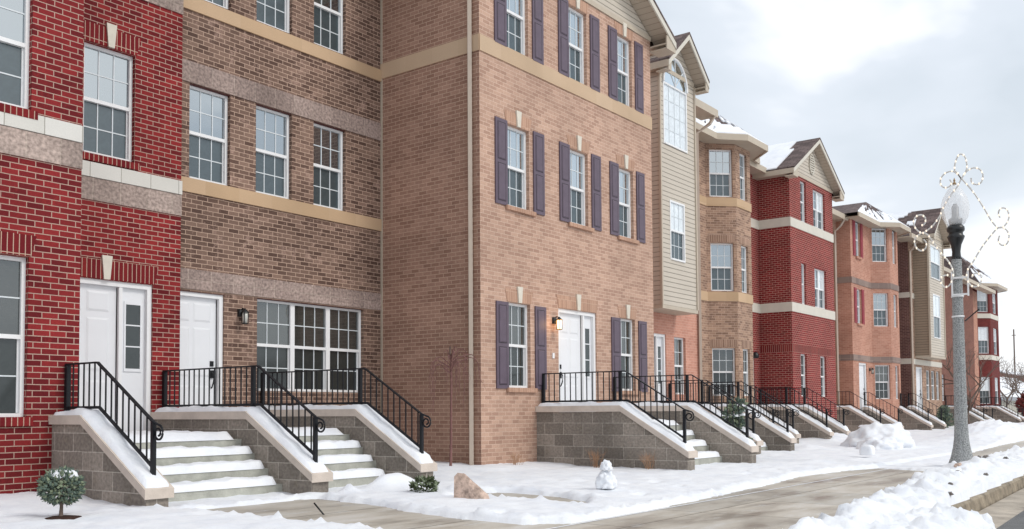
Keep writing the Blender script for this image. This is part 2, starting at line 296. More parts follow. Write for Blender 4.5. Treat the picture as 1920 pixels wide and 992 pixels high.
# ---------------------------------------------------------------- windows and doors (local: x along wall, z up, outside is -y)
CACHE={}
def window(house,P,rz,w,h,up='gU',lo='gL',cols=3,rows=2,fw=.045,kind='double',key=None,label=None,rail=.5,rec=.07):
    k=(round(w,2),round(h,2),up,lo,cols,rows,kind,rec)
    if k not in CACHE:
        f=MB(); y0,y1=rec,rec+.07
        f.box(0,fw,y0,y1,0,h); f.box(w-fw,w,y0,y1,0,h); f.box(fw,w-fw,y0,y1,h-fw,h); f.box(fw,w-fw,y0-.02,y1,0,fw*.9)
        g1=MB(); g2=MB(); b=MB(); hm=h*rail
        if kind=='double':
            f.box(fw,w-fw,y0+.005,y1,hm-.024,hm+.024)
            g1.box(fw,w-fw,y0+.035,y0+.041,hm+.024,h-fw); g2.box(fw,w-fw,y0+.055,y0+.061,fw*.9,hm-.024)
            f.box(fw,fw+.018,y0+.04,y1,fw,hm-.02); f.box(w-fw-.018,w-fw,y0+.04,y1,fw,hm-.02)
            spans=[(hm+.024,h-fw,y0+.026,rows),(fw*.9,hm-.024,y0+.046,rows)]
        else:
            g1.box(fw,w-fw,y0+.035,y0+.041,fw*.9,h-fw); spans=[(fw*.9,h-fw,y0+.026,rows)]
        for za,zb,yy,rw in spans:
            for i in range(1,cols): xx=fw+(w-2*fw)*i/cols; b.box(xx-.008,xx+.008,yy,yy+.008,za,zb)
            for j in range(1,rw): zz=za+(zb-za)*j/rw; b.box(fw,w-fw,yy+.001,yy+.007,zz-.008,zz+.008)
        CACHE[k]=(f.mesh('window',M['white']),g1.mesh('upper_pane',M[up]),g2.mesh('lower_pane',M[lo]) if g2.f else None,b.mesh('glazing_bars',M['bar']) if b.f else None)
    mf,a,bm,c=CACHE[k]
    o=inst('window',mf,house,Vector(P)-Vector(house['_o']),rz,label)
    inst('upper_pane' if bm else 'pane',a,o,(0,0,0))
    if bm: inst('lower_pane',bm,o,(0,0,0))
    if c: inst('glazing_bars',c,o,(0,0,0))
    return o
def shutter(house,P,rz,w,h,mt='shutter'):
    k=('sh',round(w,2),round(h,2),mt)
    if k not in CACHE:
        s=MB(); t=.028; s.box(0,w,-t,-.002,0,h)
        a=s.mesh('shutter',M[mt])
        p=MB()
        for za,zb in ((.06,h*.5-.03),(h*.5+.03,h-.06)):
            x0,x1=.055,w-.055
            p.prism([(x0,-t-.001,za),(x1,-t-.001,za),(x1,-t-.001,zb),(x0,-t-.001,zb)],(0,-.002,0))
            q=.018
        b=p.mesh('groove',M['groove_shade' if mt=='shutter' else mt])
        r=MB()
        for za,zb in ((.06,h*.5-.03),(h*.5+.03,h-.06)):
            x0,x1=.055,w-.055; q=.015
            b0=[(x0+q,-t-.003,za+q),(x1-q,-t-.003,za+q),(x1-q,-t-.003,zb-q),(x0+q,-t-.003,zb-q)]
            q=.028; t0=[(x0+q,-t-.012,za+q),(x1-q,-t-.012,za+q),(x1-q,-t-.012,zb-q),(x0+q,-t-.012,zb-q)]
            r.hexa(b0,t0)
        CACHE[k]=(a,b,r.mesh('raised_panel',M[mt]))
    a,b,c=CACHE[k]
    o=inst('shutter',a,house,Vector(P)-Vector(house['_o']),rz); inst('panel_groove',b,o,(0,0,0)); inst('raised_panel',c,o,(0,0,0)); return o
def door(house,P,rz,w,h,side=None,label=None,hx=None):
    """white six panel door in its frame, sidelight (narrow glass) on the right if side"""
    o=inst('door',None,house,Vector(P)-Vector(house['_o']),rz,label) if False else None
    s=MB(); fw=.07; sw=(side or 0); dw=w-sw-2*fw
    s.box(fw,fw+dw,.095,.14,.02,h-fw)
    for c in (0,1):
        x0=fw+dw*(.11+c*.42); x1=x0+dw*.35
        for za,zb in ((.10,.36),(.42,.76),(.80,.93)):
            a=[(x0,.094,h*za),(x1,.094,h*za),(x1,.094,h*zb),(x0,.094,h*zb)]
            q=.03; s.hexa(a,[(x0+q,.084,h*za+q),(x1-q,.084,h*za+q),(x1-q,.084,h*zb-q),(x0+q,.084,h*zb-q)])
    me=s.mesh('door',M['door']); o=inst('door',me,house,Vector(P)-Vector(house['_o']),rz,label)
    f=MB(); f.box(0,fw,.03,.15,0,h); f.box(w-fw,w,.03,.15,0,h); f.box(fw,w-fw,.03,.15,h-fw,h)
    f.box(.0,w,.15,.16,0,h)
    if side: f.box(w-fw-sw,w-fw-sw+.05,.04,.15,0,h-fw)
    inst('door_frame',f.mesh('door_frame',M['white']),o,(0,0,0))
    th=MB(); th.box(0,w,.02,.14,-.03,.02); inst('threshold',th.mesh('threshold',M['rust']),o,(0,0,0))
    g=MB(); g.box(fw+dw-.012,fw+dw-.002,.088,.094,.03,h-fw-.01); inst('door_gap_shade',g.mesh('door_gap_shade',M['iron']),o,(0,0,0))  # black strip painting the shade between door and frame
    if side:
        q=MB(); x0=w-fw-sw+.05; x1=w-fw; q.box(x0,x1,.09,.13,.02,h-fw)
        q.box(x0+.05,x0+.075,.075,.09,h*.42,h*.88); q.box(x1-.075,x1-.05,.075,.09,h*.42,h*.88); q.box(x0+.075,x1-.075,.075,.09,h*.86,h*.88); q.box(x0+.075,x1-.075,.075,.09,h*.42,h*.44)
        for t in (.58,.72): q.box(x0+.076,x1-.076,.076,.09,h*t,h*t+.018)
        inst('sidelight',q.mesh('sidelight',M['door']),o,(0,0,0))
        p=MB(); p.box(x0+.075,x1-.075,.084,.0895,h*.44,h*.86); inst('sidelight_glass',p.mesh('pane',M['gD']),o,(0,0,0))
    if hx is not None:
        k=MB(); x=fw+dw*hx; z=h*.44
        k.box(x-.03,x+.03,.075,.095,z+.12,z+.2); k.box(x-.03,x+.03,.07,.095,z-.06,z+.06)
        k.tube([(x,.075,z+.03),(x,.03,z),(x,.035,z-.12),(x,.07,z-.2),(x,.09,z-.21)],.011)
        inst('handle',k.mesh('handle',M['iron']),o,(0,0,0))
    return o
def lantern(house,P,rz,lit=False):
    a=MB(); a.lathe([(.05,-.06),(.05,.06)],10,(0,-.01,.02)); a.tube([(0,-.01,.03),(0,-.07,.09),(0,-.13,.07),(0,-.13,.03)],.012)
    a.lathe([(.065,.02),(.055,.035),(.02,.07),(.008,.085)],10,(0,-.13,0)); a.lathe([(.045,-.16),(.05,-.145)],10,(0,-.13,0))
    for t in range(4): c,s_=math.cos(t*math.pi/2+.8)*.052,math.sin(t*math.pi/2+.8)*.052; a.box(c-.004,c+.004,-.13+s_-.004,-.13+s_+.004,-.15,.03)
    o=inst('wall_lantern',a.mesh('wall_lantern',M['black']),house,Vector(P)-Vector(house['_o']),rz)
    g=MB(); g.lathe([(.036,-.145),(.044,-.05),(.044,.02)],10,(0,-.13,0)); inst('lantern_glass',g.mesh('lantern_glass',M['lampglow' if lit else 'lampglass']),o,(0,0,0)); return o
def wall(mb,p0,p1,z0,z1,holes=(),dep=.12):
    """brick face from p0 to p1 (outside on the right-hand side walking p0->p1 turned -90), openings with real reveals"""
    a=Vector((p0[0],p0[1],0)); b=Vector((p1[0],p1[1],0)); Ln=(b-a).length; t=(b-a)/Ln; n=Vector((t.y,-t.x,0))
    us=sorted({0,Ln,*[h[0] for h in holes],*[h[1] for h in holes]}); zs=sorted({z0,z1,*[h[2] for h in holes],*[h[3] for h in holes]})
    us=[u for u in us if 0<=u<=Ln]; zs=[z for z in zs if z0<=z<=z1]
    P=lambda u,z,d=0: a+t*u-n*d+Vector((0,0,z))
    for i in range(len(us)-1):
        for j in range(len(zs)-1):
            uc=(us[i]+us[i+1])/2; zc=(zs[j]+zs[j+1])/2
            if any(h[0]<uc<h[1] and h[2]<zc<h[3] for h in holes): continue
            mb.face([P(us[i],zs[j]),P(us[i+1],zs[j]),P(us[i+1],zs[j+1]),P(us[i],zs[j+1])])
    for u0,u1,h0,h1 in holes:
        c0,c1=max(u0,0),min(u1,Ln)
        mb.face([P(c0,h0),P(c0,h0,dep),P(c1,h0,dep),P(c1,h0)][::-1]); mb.face([P(c0,h1),P(c1,h1),P(c1,h1,dep),P(c0,h1,dep)][::-1])
        mb.face([P(u0,h0),P(u0,h1),P(u0,h1,dep),P(u0,h0,dep)][::-1]); mb.face([P(u1,h0),P(u1,h0,dep),P(u1,h1,dep),P(u1,h1)][::-1])
def band(mb,pts,z0,z1,t=.02):
    """belt course: a strip following the wall line pts, proud by t"""
    for (x0,y0),(x1,y1) in zip(pts[:-1],pts[1:]):
        a=Vector((x0,y0,0)); b=Vector((x1,y1,0)); d=(b-a).normalized(); n=Vector((d.y,-d.x,0))*t
        ex=d*(t*.9 if len(pts)>2 else 0)
        q=[a+n-ex*.4,b+n+ex*.4,b-n*.2,a-n*.2]
        mb.hexa([v+Vector((0,0,z0)) for v in q],[v+Vector((0,0,z1)) for v in q])
def jack(house,x0,x1,y,z,h,mk,key=True,flare=.06):
    m=MB(); q=[(x0,y-.008,z),(x1,y-.008,z),(x1+flare,y-.008,z+h),(x0-flare,y-.008,z+h)]; m.prism(q,(0,.02,0)); m.build('jack_arch',M[mk],house)
    if key:
        c=(x0+x1)/2; k=MB(); k.prism([(c-.045,y-.035,z-.005),(c+.045,y-.035,z-.005),(c+.075,y-.035,z+h+.06),(c-.075,y-.035,z+h+.06)],(0,.04,0)); k.build('keystone',M['keystone'],house,bevel=.004)
def lintel(mb,x0,x1,y,z): mb.box(x0,x1,y+.004,y+.11,z-.008,z+.006)
def snowslab(x0,x1,y0,y1,zf,t,nx=24,ny=14,seed=0,edge=.06,rag=.04,mb=None,over=0,amp=.9):
    """a layer of snow lying on a surface zf(x,y): rounded ragged edges, uneven thickness"""
    m=mb or MB(); base=len(m.v); 
    for j in range(ny+1):
        for i in range(nx+1):
            u,v=i/nx,j/ny; x=x0+(x1-x0)*u; y=y0+(y1-y0)*v
            if i in(0,nx): x+=fbm(x,y*3,3,seed)*rag*(1 if i==0 else -1)
            if j in(0,ny): y+=fbm(x*3,y,3,seed+5)*rag*(1.4)
            d=min(x-x0,x1-x,y-y0,y1-y); e=max(0,min(1,d/edge)); e=math.sqrt(1-(1-e)**2)
            if i in(0,nx) or j in (0,ny): e=0
            th=t*(.80+amp*fbm(x,y,4,seed+2))*e
            m.v.append(Vector((x,y,zf(x,y)+max(th,0)-(0.006 if e==0 else 0))))
    for j in range(ny):
        for i in range(nx):
            k=base+j*(nx+1)+i; m.f.append([k,k+1,k+nx+2,k+nx+1]); m.sm.append(True); m.uv+=[(0,0)]*4
    return m
# ---------------------------------------------------------------- ground
def yk(x): return 2.46+.043*(x-11)          # kerb line
def gz(x,y):                                 # concrete / soil level
    t=max(0,min(1,(y-5.3)/3.5)); u=max(0,min(1,(y-9.2)/1.4)); return -1.05+.045*t+.085*u
def ground():
    m=MB(); m.face([(-200,-300,-1.36),(2500,-300,-1.36),(2500,900,-1.36),(-200,900,-1.36)])
    tag(m.build('ground',M['snow']),kind='structure')
    m=MB(); xs=[-10,0,3,5,7,9,12,15,20,30,50,80,160]
    for a,b in zip(xs[:-1],xs[1:]): m.face([(a,yk(a)-9.5,-1.235),(b,yk(b)-9.5,-1.235),(b,yk(b)-.30,-1.205),(a,yk(a)-.30,-1.205)])
    tag(m.build('road',M['asphalt']),kind='structure')
    k=MB(); gt=MB()
    for a,b in zip(xs[:-1],xs[1:]):
        q=lambda x,d,z: (x,yk(x)+d,z)
        sec=[(-.02,-1.30),(-.02,-1.19),(0,-1.065),(.02,-1.045),(.15,-1.045),(.15,-1.30)]
        for (d0,z0),(d1,z1) in zip(sec[:-1],sec[1:]): k.face([q(a,d0,z0),q(b,d0,z0),q(b,d1,z1),q(a,d1,z1)])
        sec=[(-.44,-1.30),(-.44,-1.205),(-.05,-1.185),(-.05,-1.30)]
        for (d0,z0),(d1,z1) in zip(sec[:-1],sec[1:]): gt.face([q(a,d0,z0),q(b,d0,z0),q(b,d1,z1),q(a,d1,z1)])
    tag(k.build('kerb',M['kerb']),kind='structure'); tag(gt.build('gutter',M['gutter']),kind='structure')
    fl=MB(); fl.face([(5.5,4.955,-1.046),(17.5,4.955,-1.046),(17.5,4.985,-1.046),(5.5,4.985,-1.046)]); tag(fl.build('frost_line',M['snow']),kind='structure')
    ys=[0,3.0,4.98,5.3,6,7,8,8.8,9.2,9.9,10.6,16]
    p=MB()
    xs2=[-10,0,4,8,12,16,20,26,34,50,80,160]
    for a,b in zip(xs2[:-1],xs2[1:]):
        for c,d in zip(ys[:-1],ys[1:]):
            ya=max(c,yk(a)+.15) if c==0 else c; yb=max(c,yk(b)+.15) if c==0 else c
            if a>=20 and c==0: ya,yb=yk(a)+.15,yk(b)+.15
            if c==3.0 and a>=20: continue
            if c==0 and a>=20:
                if ya<4.98: p.face([(a,ya,gz(a,ya)),(b,min(yb,4.97),gz(b,yb)),(b,4.98,gz(b,d)),(a,4.98,gz(a,d))])
                continue
            p.face([(a,ya,gz(a,ya)),(b,yb,gz(b,yb)),(b,d,gz(b,d)),(a,d,gz(a,d))])
    tag(p.build('pavement',M['pave']),kind='structure')
M['kerb']=mat('kerb_concrete',(.30,.25,.185),.85,var=.6,vscale=3.5,bump=.6,bscale=30); M['gutter']=mat('gutter_concrete',(.40,.35,.29),.8,var=.35,vscale=2.5,bump=.4,bscale=30)
ground()
# snow: a height field over the whole forecourt; bare where the walks were cleared
def sdpoly(x,y,P):
    d=1e9; ins=False; n=len(P)
    for i in range(n):
        ax,ay=P[i]; bx,by=P[(i+1)%n]; ex,ey=bx-ax,by-ay; wx,wy=x-ax,y-ay
        t=max(0,min(1,(wx*ex+wy*ey)/(ex*ex+ey*ey))); d=min(d,(wx-ex*t)**2+(wy-ey*t)**2)
        if (ay>y)!=(by>y) and x<(bx-ax)*(y-ay)/(by-ay)+ax: ins=not ins
    d=math.sqrt(d); return -d if ins else d
BARE=[[(5.95,4.0),(5.93,6.3),(5.92,7.2),(5.85,8.05),(5.78,8.72),(6.5,8.72),(7.45,8.74),(7.62,8.6),(7.55,7.7),(7.32,6.9),(7.15,6.1),(7.2,5.35),(7.6,5.02),(8.9,5.0),(10.2,5.1),(13,5.32),(14.7,5.55),(16.4,5.45),(17.6,5.2),(17.0,4.05),(14.6,3.68),(12.6,3.36),(11.3,3.18),(10,3.03),(8.2,2.80),(6,2.65),(3,2.6),(3,4.0)],
 [(9.30,7.85),(9.70,7.4),(9.62,6.72),(9.36,6.05),(8.75,5.65),(8.85,6.3),(8.72,6.9),(8.55,7.35)],
 [(21.2,4.25),(23,4.2),(24.7,4.05),(28,4.1),(40,5.0),(40,5.9),(33,5.6),(30.2,5.5),(24.7,5.15),(22,4.8)]]
STEPX=[(5.8,7.74,8.89),(8.0,9.6,8.89),(14.28,16.5,7.12)]
def snow_h(x,y):
    d=min(sdpoly(x,y,P) for P in BARE)
    d+=.07*fbm(x,y,2.2,3)+.04*fbm(x,y,7,9)
    lawn=.064+.03*fbm(x,y,1.3,1)+.034*fbm(x,y,4.5,2)+.010*fbm(x,y,11,5,2)
    if 5.7<x<9.7 and y>8.68: lawn=.02+.075*max(0,.12+fbm(x,y,3.2,21))*(1 if y<9.2 else .5)
    # ploughed bank beside the kerb
    k=yk(x); c=k+.50+.03*(x-11); wd=.50
    t=(y-c)/wd; bank=0
    if y<4.9:
        prof=math.exp(-t*t*1.3)
        ch=1-min(1,abs(noise.noise(Vector((x*4.2,y*4.2,1)))*2.6)); c2=1-min(1,abs(noise.noise(Vector((x*9.5,y*9.5,5)))*2.4)); lump=.42+.9*fbm(x,y,1.9,4)+.5*fbm(x,y,7,8,3)+.30*ch+.20*c2
        bank=prof*.20*max(.15,lump)*(1 if x<17 else .75)
    h=lawn+bank
    e=max(0,min(1,d/.16)); e=math.sqrt(max(0,1-(1-e)**2))
    # crumbs along the cleared edge
    if 0<d<.3: h+=.045*max(0,fbm(x,y,9,12,3))*(1-d/.3)*4
    for cx,cy in FEET:
        q=((x-cx)/.15)**2+((y-cy)/.07)**2
        if q<1: h-=.05*(1-q)
    for cx,cy,rx,ry,hh in MOUNDS:
        q=((x-cx)/rx)**2+((y-cy)/ry)**2
        if q<4: h+=hh*math.exp(-q*1.6)*(1+.5*fbm(x,y,3.5,6))
    # trampled film on the far pavement
    if 4.0<y<5.3 and x>17: h-=.045
    # against kerb: bank stops at kerb face (spills over it near the camera)
    spill= 10.2+.9*fbm(y*1.5,x,2,7)
    if y<k+.04:
        if x<spill:
            q=(k+.04-y)/(.66+.25*fbm(x,y,2.6,15)); f=max(0,min(1,(spill-x)/.35)); f=math.sqrt(1-(1-f)**2)
            h=(.15+.10*fbm(x,y,5,8,3)+.08*(1-min(1,abs(noise.noise(Vector((x*4.5,y*4.5,3)))*2.6))))*max(0,1-q*q)**.6*f*1.3
            if f<=0: return -1.5
        else: return -1.5
        if q>=1: return -1.5
        return -1.19+h if True else 0
    if e<=0: return gz(x,y)-.05
    return gz(x,y)+h*e+.002
_f=random.Random(11); FEET=[(10.6+.55*i+_f.uniform(-.05,.05),6.35+.09*i+(.12 if i%2 else -.12)+_f.uniform(-.05,.05)) for i in range(17)]+[(_f.uniform(7.5,16),_f.uniform(5.6,6.8)) for i in range(10)]
MOUNDS=[(8.75,8.62,.5,.3,.15),(9.0,8.75,.3,.25,.08),(6.6,8.95,.3,.10,.03),(7.25,8.98,.2,.10,.03),(6.1,8.95,.15,.10,.03),(8.02,8.55,.12,.12,.10),(28.9,9.9,1.1,.8,.22),(31.0,9.6,.6,.6,.12),
 (34,6.5,3.2,1.3,.45),(40,7.5,4,1.6,.5),(17.5,6.3,.5,.4,.06),(12.2,9.6,.6,.5,.03),(23,8.4,.6,.5,.1),(9.9,3.28,.12,.1,.12),(10.9,3.45,.18,.12,.10),(9.3,3.2,.3,.2,.08)]
def rng(a,b,s):
    n=max(1,int(round((b-a)/s))); return [a+(b-a)*i/n for i in range(n)]
xs=rng(3.2,12,.055)+rng(12,20,.085)+rng(20,32,.16)+rng(32,60,.45)+rng(60,110,2.5)+[110]
ys=rng(1.75,6.2,.05)+rng(6.2,9.4,.065)+rng(9.4,13,.16)+[13]
sm=MB(); idx={}
H=[[snow_h(x,y) for x in xs] for y in ys]
for j,y in enumerate(ys):
    for i,x in enumerate(xs): sm.v.append(Vector((x,y,H[j][i])))
nx_=len(xs)
for j in range(len(ys)-1):
    for i in range(nx_-1):
        if max(H[j][i],H[j][i+1],H[j+1][i],H[j+1][i+1])<-1.45: continue
        k=j*nx_+i; sm.f.append([k,k+1,k+nx_+1,k+nx_]); sm.sm.append(True); sm.uv+=[(0,0)]*4
sn=sm.build('snow_cover',M['snow']); tag(sn,kind='structure')
# ---------------------------------------------------------------- houses
def roofslab(mb,a,b,c,d,t=.07):
    """sloping slab through four points (eave a-b, ridge c-d), thickness downwards"""
    dn=Vector((0,0,-t)); P=[Vector(q) for q in (a,b,c,d)]; mb.hexa([p+dn for p in P],P)
def gable(h,x0,x1,yw,oh,side,ze,pitch,yb,siding='siding',snow=None,vent=False,retn=True):
    """front gable: siding triangle on the wall plane yw, roof overhanging to yw-oh"""
    cx=(x0+x1)/2; tp=math.tan(math.radians(pitch)); za=ze+(cx-x0)*tp
    s=MB(); s.prism([(x0,yw-.006,ze-.02),(x1,yw-.006,ze-.02),(cx,yw-.006,za-.02)],(0,.1,0)); s.build('gable_siding',M[siding],h)
    f=MB(); f.box(x0,x1,yw-.03,yw-.001,ze-.12,ze-.02); f.build('frieze_board',M['trim'],h)
    yf=yw-oh; el=x0-side; er=x1+side; zl=ze-side*tp
    r=MB(); up=.16
    for (xe) in (el,er):
        roofslab(r,(xe,yf-.03,zl+up),(xe,yb,zl+up),(cx,yb,za+up),(cx,yf-.03,za+up),.05) if xe==el else roofslab(r,(cx,yf-.03,za+up),(cx,yb,za+up),(xe,yb,zl+up),(xe,yf-.03,zl+up),.05)
    ro=r.build('roof',M['shingle'],h)
    # soffit under the rake, ribbed
    for xe in (el,er):
        q=MB(); a=[(xe,yf+.02,zl),(cx,yf+.02,za),(cx,yw+.02,za),(xe,yw+.02,zl)]
        uv=None
        pts=[Vector(p) for p in a]; L_=(pts[1]-pts[0]).length
        q.face(pts if xe>cx else pts[::-1],uv=[(0,0),(L_,0),(L_,oh),(0,oh)] if xe>cx else [(0,oh),(L_,oh),(L_,0),(0,0)]); q.build('soffit',M['soffit'],h)
    fb=MB()
    for xe in (el,er):
        w_=.15
        fb.prism([(xe,yf-.02,zl-.03),(xe,yf-.02,zl+w_-.045),(cx,yf-.02,za+w_-.045),(cx,yf-.02,za-.03)],(0,.035,0))
    fb.build('rake_board',M['trim_lt'],h,bevel=.003)
    for xe,sg in ((el,-1),(er,1)):
        g=MB(); xi=xe-sg*(side+.0); g.box(min(xe,xi),max(xe,xi),yf+.03,yb,zl-.03,zl+.0); g.box(xe-.02,xe+.02,yf,yb,zl-.05,zl+.11)
        if retn: g.box(min(xe,xi),max(xe,xi),yf,yf+.03,zl-.1,zl+.16); g.box(min(xe,xi),max(xe,xi),yf,yw,zl-.13,zl-.1)
        g.build('eave_box',M['trim'],h)
    if vent:
        v=MB(); zz=ze+(za-ze)*.42; v.tube([(cx+.28*math.cos(t*.5236)*.8,yw-.03,zz+.34*math.sin(t*.5236)) for t in range(13)],.025,6); 
        for i in range(-3,4): wv=.22*math.sqrt(max(0,1-(i/4)**2)); v.box(cx-wv,cx+wv,yw-.04,yw-.012,zz+i*.08-.02,zz+i*.08+.02)
        v.build('gable_vent',M['trim_lt'],h)
    if snow:
        for sd,thr in snow:
            m=MB(); n1_,n2_=36,18; g_={}
            xe=el if sd<0 else er
            for j in range(n2_):
                for i in range(n1_):
                    u,v=(i+.5)/n1_,(j+.5)/n2_; y=yf+(yb-yf)*u
                    keep=thr(u,v)+.35*fbm(u*4,v*3,1,sd*3)
                    if keep<0: continue
                    qs=[]
                    for uu,vv in ((i/n1_,j/n2_),((i+1)/n1_,j/n2_),((i+1)/n1_,(j+1)/n2_),(i/n1_,(j+1)/n2_)):
                        qs.append(Vector((xe+(cx-xe)*vv,yf+(yb-yf)*uu,zl+up+(za-zl)*vv)))
                    t_=Vector((0,0,.05)); qs=[q+Vector((0,0,-.01)) for q in qs]
                    if sd>0: qs=qs[::-1]
                    m.hexa(qs,[q+t_ for q in qs])
            m.build('roof_snow',M['snow'],h)
def downspout(h,path,r=.04):
    m=MB(); m.tube(path,r,4); return m.build('downspout',M['downspout'],h)
def body(mb,x0,x1,y0,y1,z0,z1,sides=(1,1)):
    if sides[0]: mb.face([(x0,y1,z0),(x0,y0,z0),(x0,y0,z1),(x0,y1,z1)])
    if sides[1]: mb.face([(x1,y0,z0),(x1,y1,z0),(x1,y1,z1),(x1,y0,z1)])
    mb.face([(x1,y1,z0),(x0,y1,z0),(x0,y1,z1),(x1,y1,z1)]); mb.face([(x0,y0,z1),(x1,y0,z1),(x1,y1,z1),(x0,y1,z1)])
def simple_roof(h,x0,x1,yf,yb,ze,pitch=24):
    tp=math.tan(math.radians(pitch)); ym=(yf+yb)/2; z1=ze+(ym-yf+.4)*tp
    m=MB(); roofslab(m,(x0,yf-.4,ze+.15),(x1,yf-.4,ze+.15),(x1,ym,z1+.15),(x0,ym,z1+.15)); roofslab(m,(x0,ym,z1+.15),(x1,ym,z1+.15),(x1,yb+.4,ze+.15),(x0,yb+.4,ze+.15)); m.build('main_roof',M['shingle'],h)
    s=MB(); s.box(x0,x1,yf-.42,yf-.38,ze-.06,ze+.14); s.box(x0,x1,yf-.38,yf+.02,ze-.03,ze); s.build('eave',M['trim'],h)
    q=snowslab(x0,x1,yf-.4,ym,lambda x,y: ze+.15+(y-yf+.4)*tp,.06,20,12,seed=x0); q.build('roof_snow',M['snow'],h)
ZB=-1.3
# ---- red house (leftmost)
h=thing('brick_house','bright red brick house with white stone bands, leftmost of the row','house',(4,10.8,-1.05),'row houses along the street')
D,E=10.8,12.25
m=MB()
x0=1.2
wins1a=[(4.30,5.26,-.02,1.77),(4.30,5.26,3.44,4.95),(4.30,5.26,6.45,7.85),(2.4,3.36,-.02,1.77),(2.4,3.36,3.44,4.95)]
wall(m,(x0,D),(5.86,D),ZB,8.2,[(a-x0,b-x0,c,d) for a,b,c,d in wins1a])
m.face([(5.86,D,ZB),(5.86,E,ZB),(5.86,E,8.2),(5.86,D,8.2)])
wins1b=[(6.30,7.72,-.30,1.83),(6.66,7.41,3.52,5.04),(6.66,7.41,6.45,7.85)]
wall(m,(5.86,E),(8.16,E),ZB,8.2,[(a-5.86,b-5.86,c,d) for a,b,c,d in wins1b])
body(m,x0,8.16,E,21,ZB,8.2,(0,1)); m.face([(x0,E,ZB),(x0,D,ZB),(x0,D,8.2),(x0,E,8.2)]); m.face([(x0,D,8.2),(5.86,D,8.2),(5.86,E,8.2),(x0,E,8.2)])
m.build('brick_wall',M['red'],h)
for a,b,c,d in wins1a: window(h,(a,D,c),0,b-a,d-c,'gU' if c>1 else 'gG','gL' if c>1 else 'gD')
for a,b,c,d in wins1b[1:]: window(h,(a,E,c),0,b-a,d-c)
door(h,(6.22,E,-.30),0,1.5,2.13,side=.42,label='white panelled door with a three-pane sidelight')
for (xa,xb,y) in ((x0,5.86,D),(5.861,8.16,E)):
    s=MB(); band(s,[(xa,y),(xb,y)],3.20,3.40,.03); s.build('stone_band',M['white_stone'],h,bevel=.004)
    s=MB(); band(s,[(xa,y),(xb,y)],2.89,3.195,.018); s.build('stone_band',M['stone'],h)
    s=MB(); band(s,[(xa,y),(xb,y)],6.22,6.40,.03); s.build('stone_band',M['white_stone'],h)
    s=MB(); band(s,[(xa,y),(xb,y)],5.88,6.215,.018); s.build('stone_band',M['stone'],h)
for a,b,c,d in wins1a:
    jack(h,a-.02,b+.02,D,d+.01,.24,'red_soldier'); s=MB(); s.box(a-.06,b+.06,D-.035,D+.06,c-.10,c-.004) if c>1 or True else 0; s.build('brick_sill',M['red_soldier'],h)
for a,b,c,d in wins1b:
    jack(h,a-.02,b+.02,E,d+.01,.26,'red_soldier',key=True)
    if c>1: s=MB(); s.box(a-.06,b+.06,E-.035,E+.06,c-.10,c-.004); s.build('brick_sill',M['red_soldier'],h)
simple_roof(h,x0-.3,8.16,D,21,8.2)
# ---- brown house
h=thing('brick_house','brown brick house with ochre bands and a wide three-part window','house',(10.3,12.43,-1.05),'row houses along the street')
D=12.43; x0,x1=8.161,12.44
f3=[(8.41,9.14),(9.63,10.36),(10.83,11.56)]
holes=[(a,b,3.53,4.97) for a,b in f3]+[(a,b,6.32,7.80) for a,b in f3]+[(9.67,12.0,.36,1.84),(8.20,9.05,-.36,1.83)]
m=MB(); wall(m,(x0,D),(x1,D),ZB,8.3,[(a-x0,b-x0,c,d) for a,b,c,d in holes]); body(m,x0,x1,D,21,ZB,8.3,(0,0)); m.build('brick_wall',M['brown'],h)
for a,b in f3: window(h,(a,D,3.53),0,b-a,1.44); window(h,(a,D,6.32),0,b-a,1.48)
for i in range(3): window(h,(9.67+i*.7767,D,.36),0,.7767,1.48,'gG','gD',label=None)
door(h,(8.02,D,-.36),0,1.03,2.19,hx=.90,label='white panelled door partly behind the corner of the red house')
for z in (6.08,3.31): s=MB(); band(s,[(x0,D),(x1-.001,D)],z,z+.215,.03); s.build('stone_band',M['ochre'],h,bevel=.004)
for z0_,z1_ in ((4.98,5.30),(1.86,2.16)): s=MB(); band(s,[(x0,D),(x1-.001,D)],z0_,z1_,.02); s.build('stone_band',M['pinkstone'],h)
for a,b,c,d in holes: s=MB(); lintel(s,a,b,D,d); s.build('steel_lintel',M['rust'],h)
lantern(h,(9.34,D,1.55),0)
simple_roof(h,x0,x1,D,21,8.3)
# ---- tan house with purple shutters
h=thing('brick_house','tall tan brick house with purple shutters and a projecting corner','house',(15.4,10.1,-1.05),'row houses along the street')
D=10.1; x0,x1=12.441,18.39
W3=[(13.19,13.85),(15.15,15.81),(16.96,17.58)]
holes=[(a,b,z,z+1.45) for a,b in W3 for z in (3.60,6.41)]+[(13.19,13.85,.42,1.91),(16.96,17.58,.42,1.91),(14.74,16.07,-.30,1.93)]
m=MB(); wall(m,(x0,D),(x1,D),ZB,8.22,[(a-x0,b-x0,c,d) for a,b,c,d in holes]); m.build('brick_wall',M['tan'],h)
m=MB(); body(m,x0,x1,D,21,ZB,8.22,(1,1)); m.build('side_wall',M['tan_shaded'],h)
for a,b in W3:
    for z in (3.60,6.41):
        window(h,(a,D,z),0,b-a,1.45,'gB')
        for xx in (a-.345,b+.115): shutter(h,(xx,D,z-.01),0,.335,1.50)
        jack(h,a-.02,b+.02,D,z+1.46,.22,'tan_soldier')
        if z<6: s=MB(); s.box(a-.06,b+.14,D-.055,D+.05,z-.075,z-.002); s.build('brick_sill',M['tan_soldier'],h)
for a,b in (W3[0],W3[2]):
    window(h,(a,D,.42),0,b-a,1.49,'gG','gD')
    for xx in (a-.345,b+.13): shutter(h,(xx,D,.40),0,.335,1.50)
    jack(h,a-.02,b+.02,D,1.92,.22,'tan_soldier'); s=MB(); s.box(a-.06,b+.14,D-.055,D+.05,.34,.418); s.build('brick_sill',M['tan_soldier'],h)
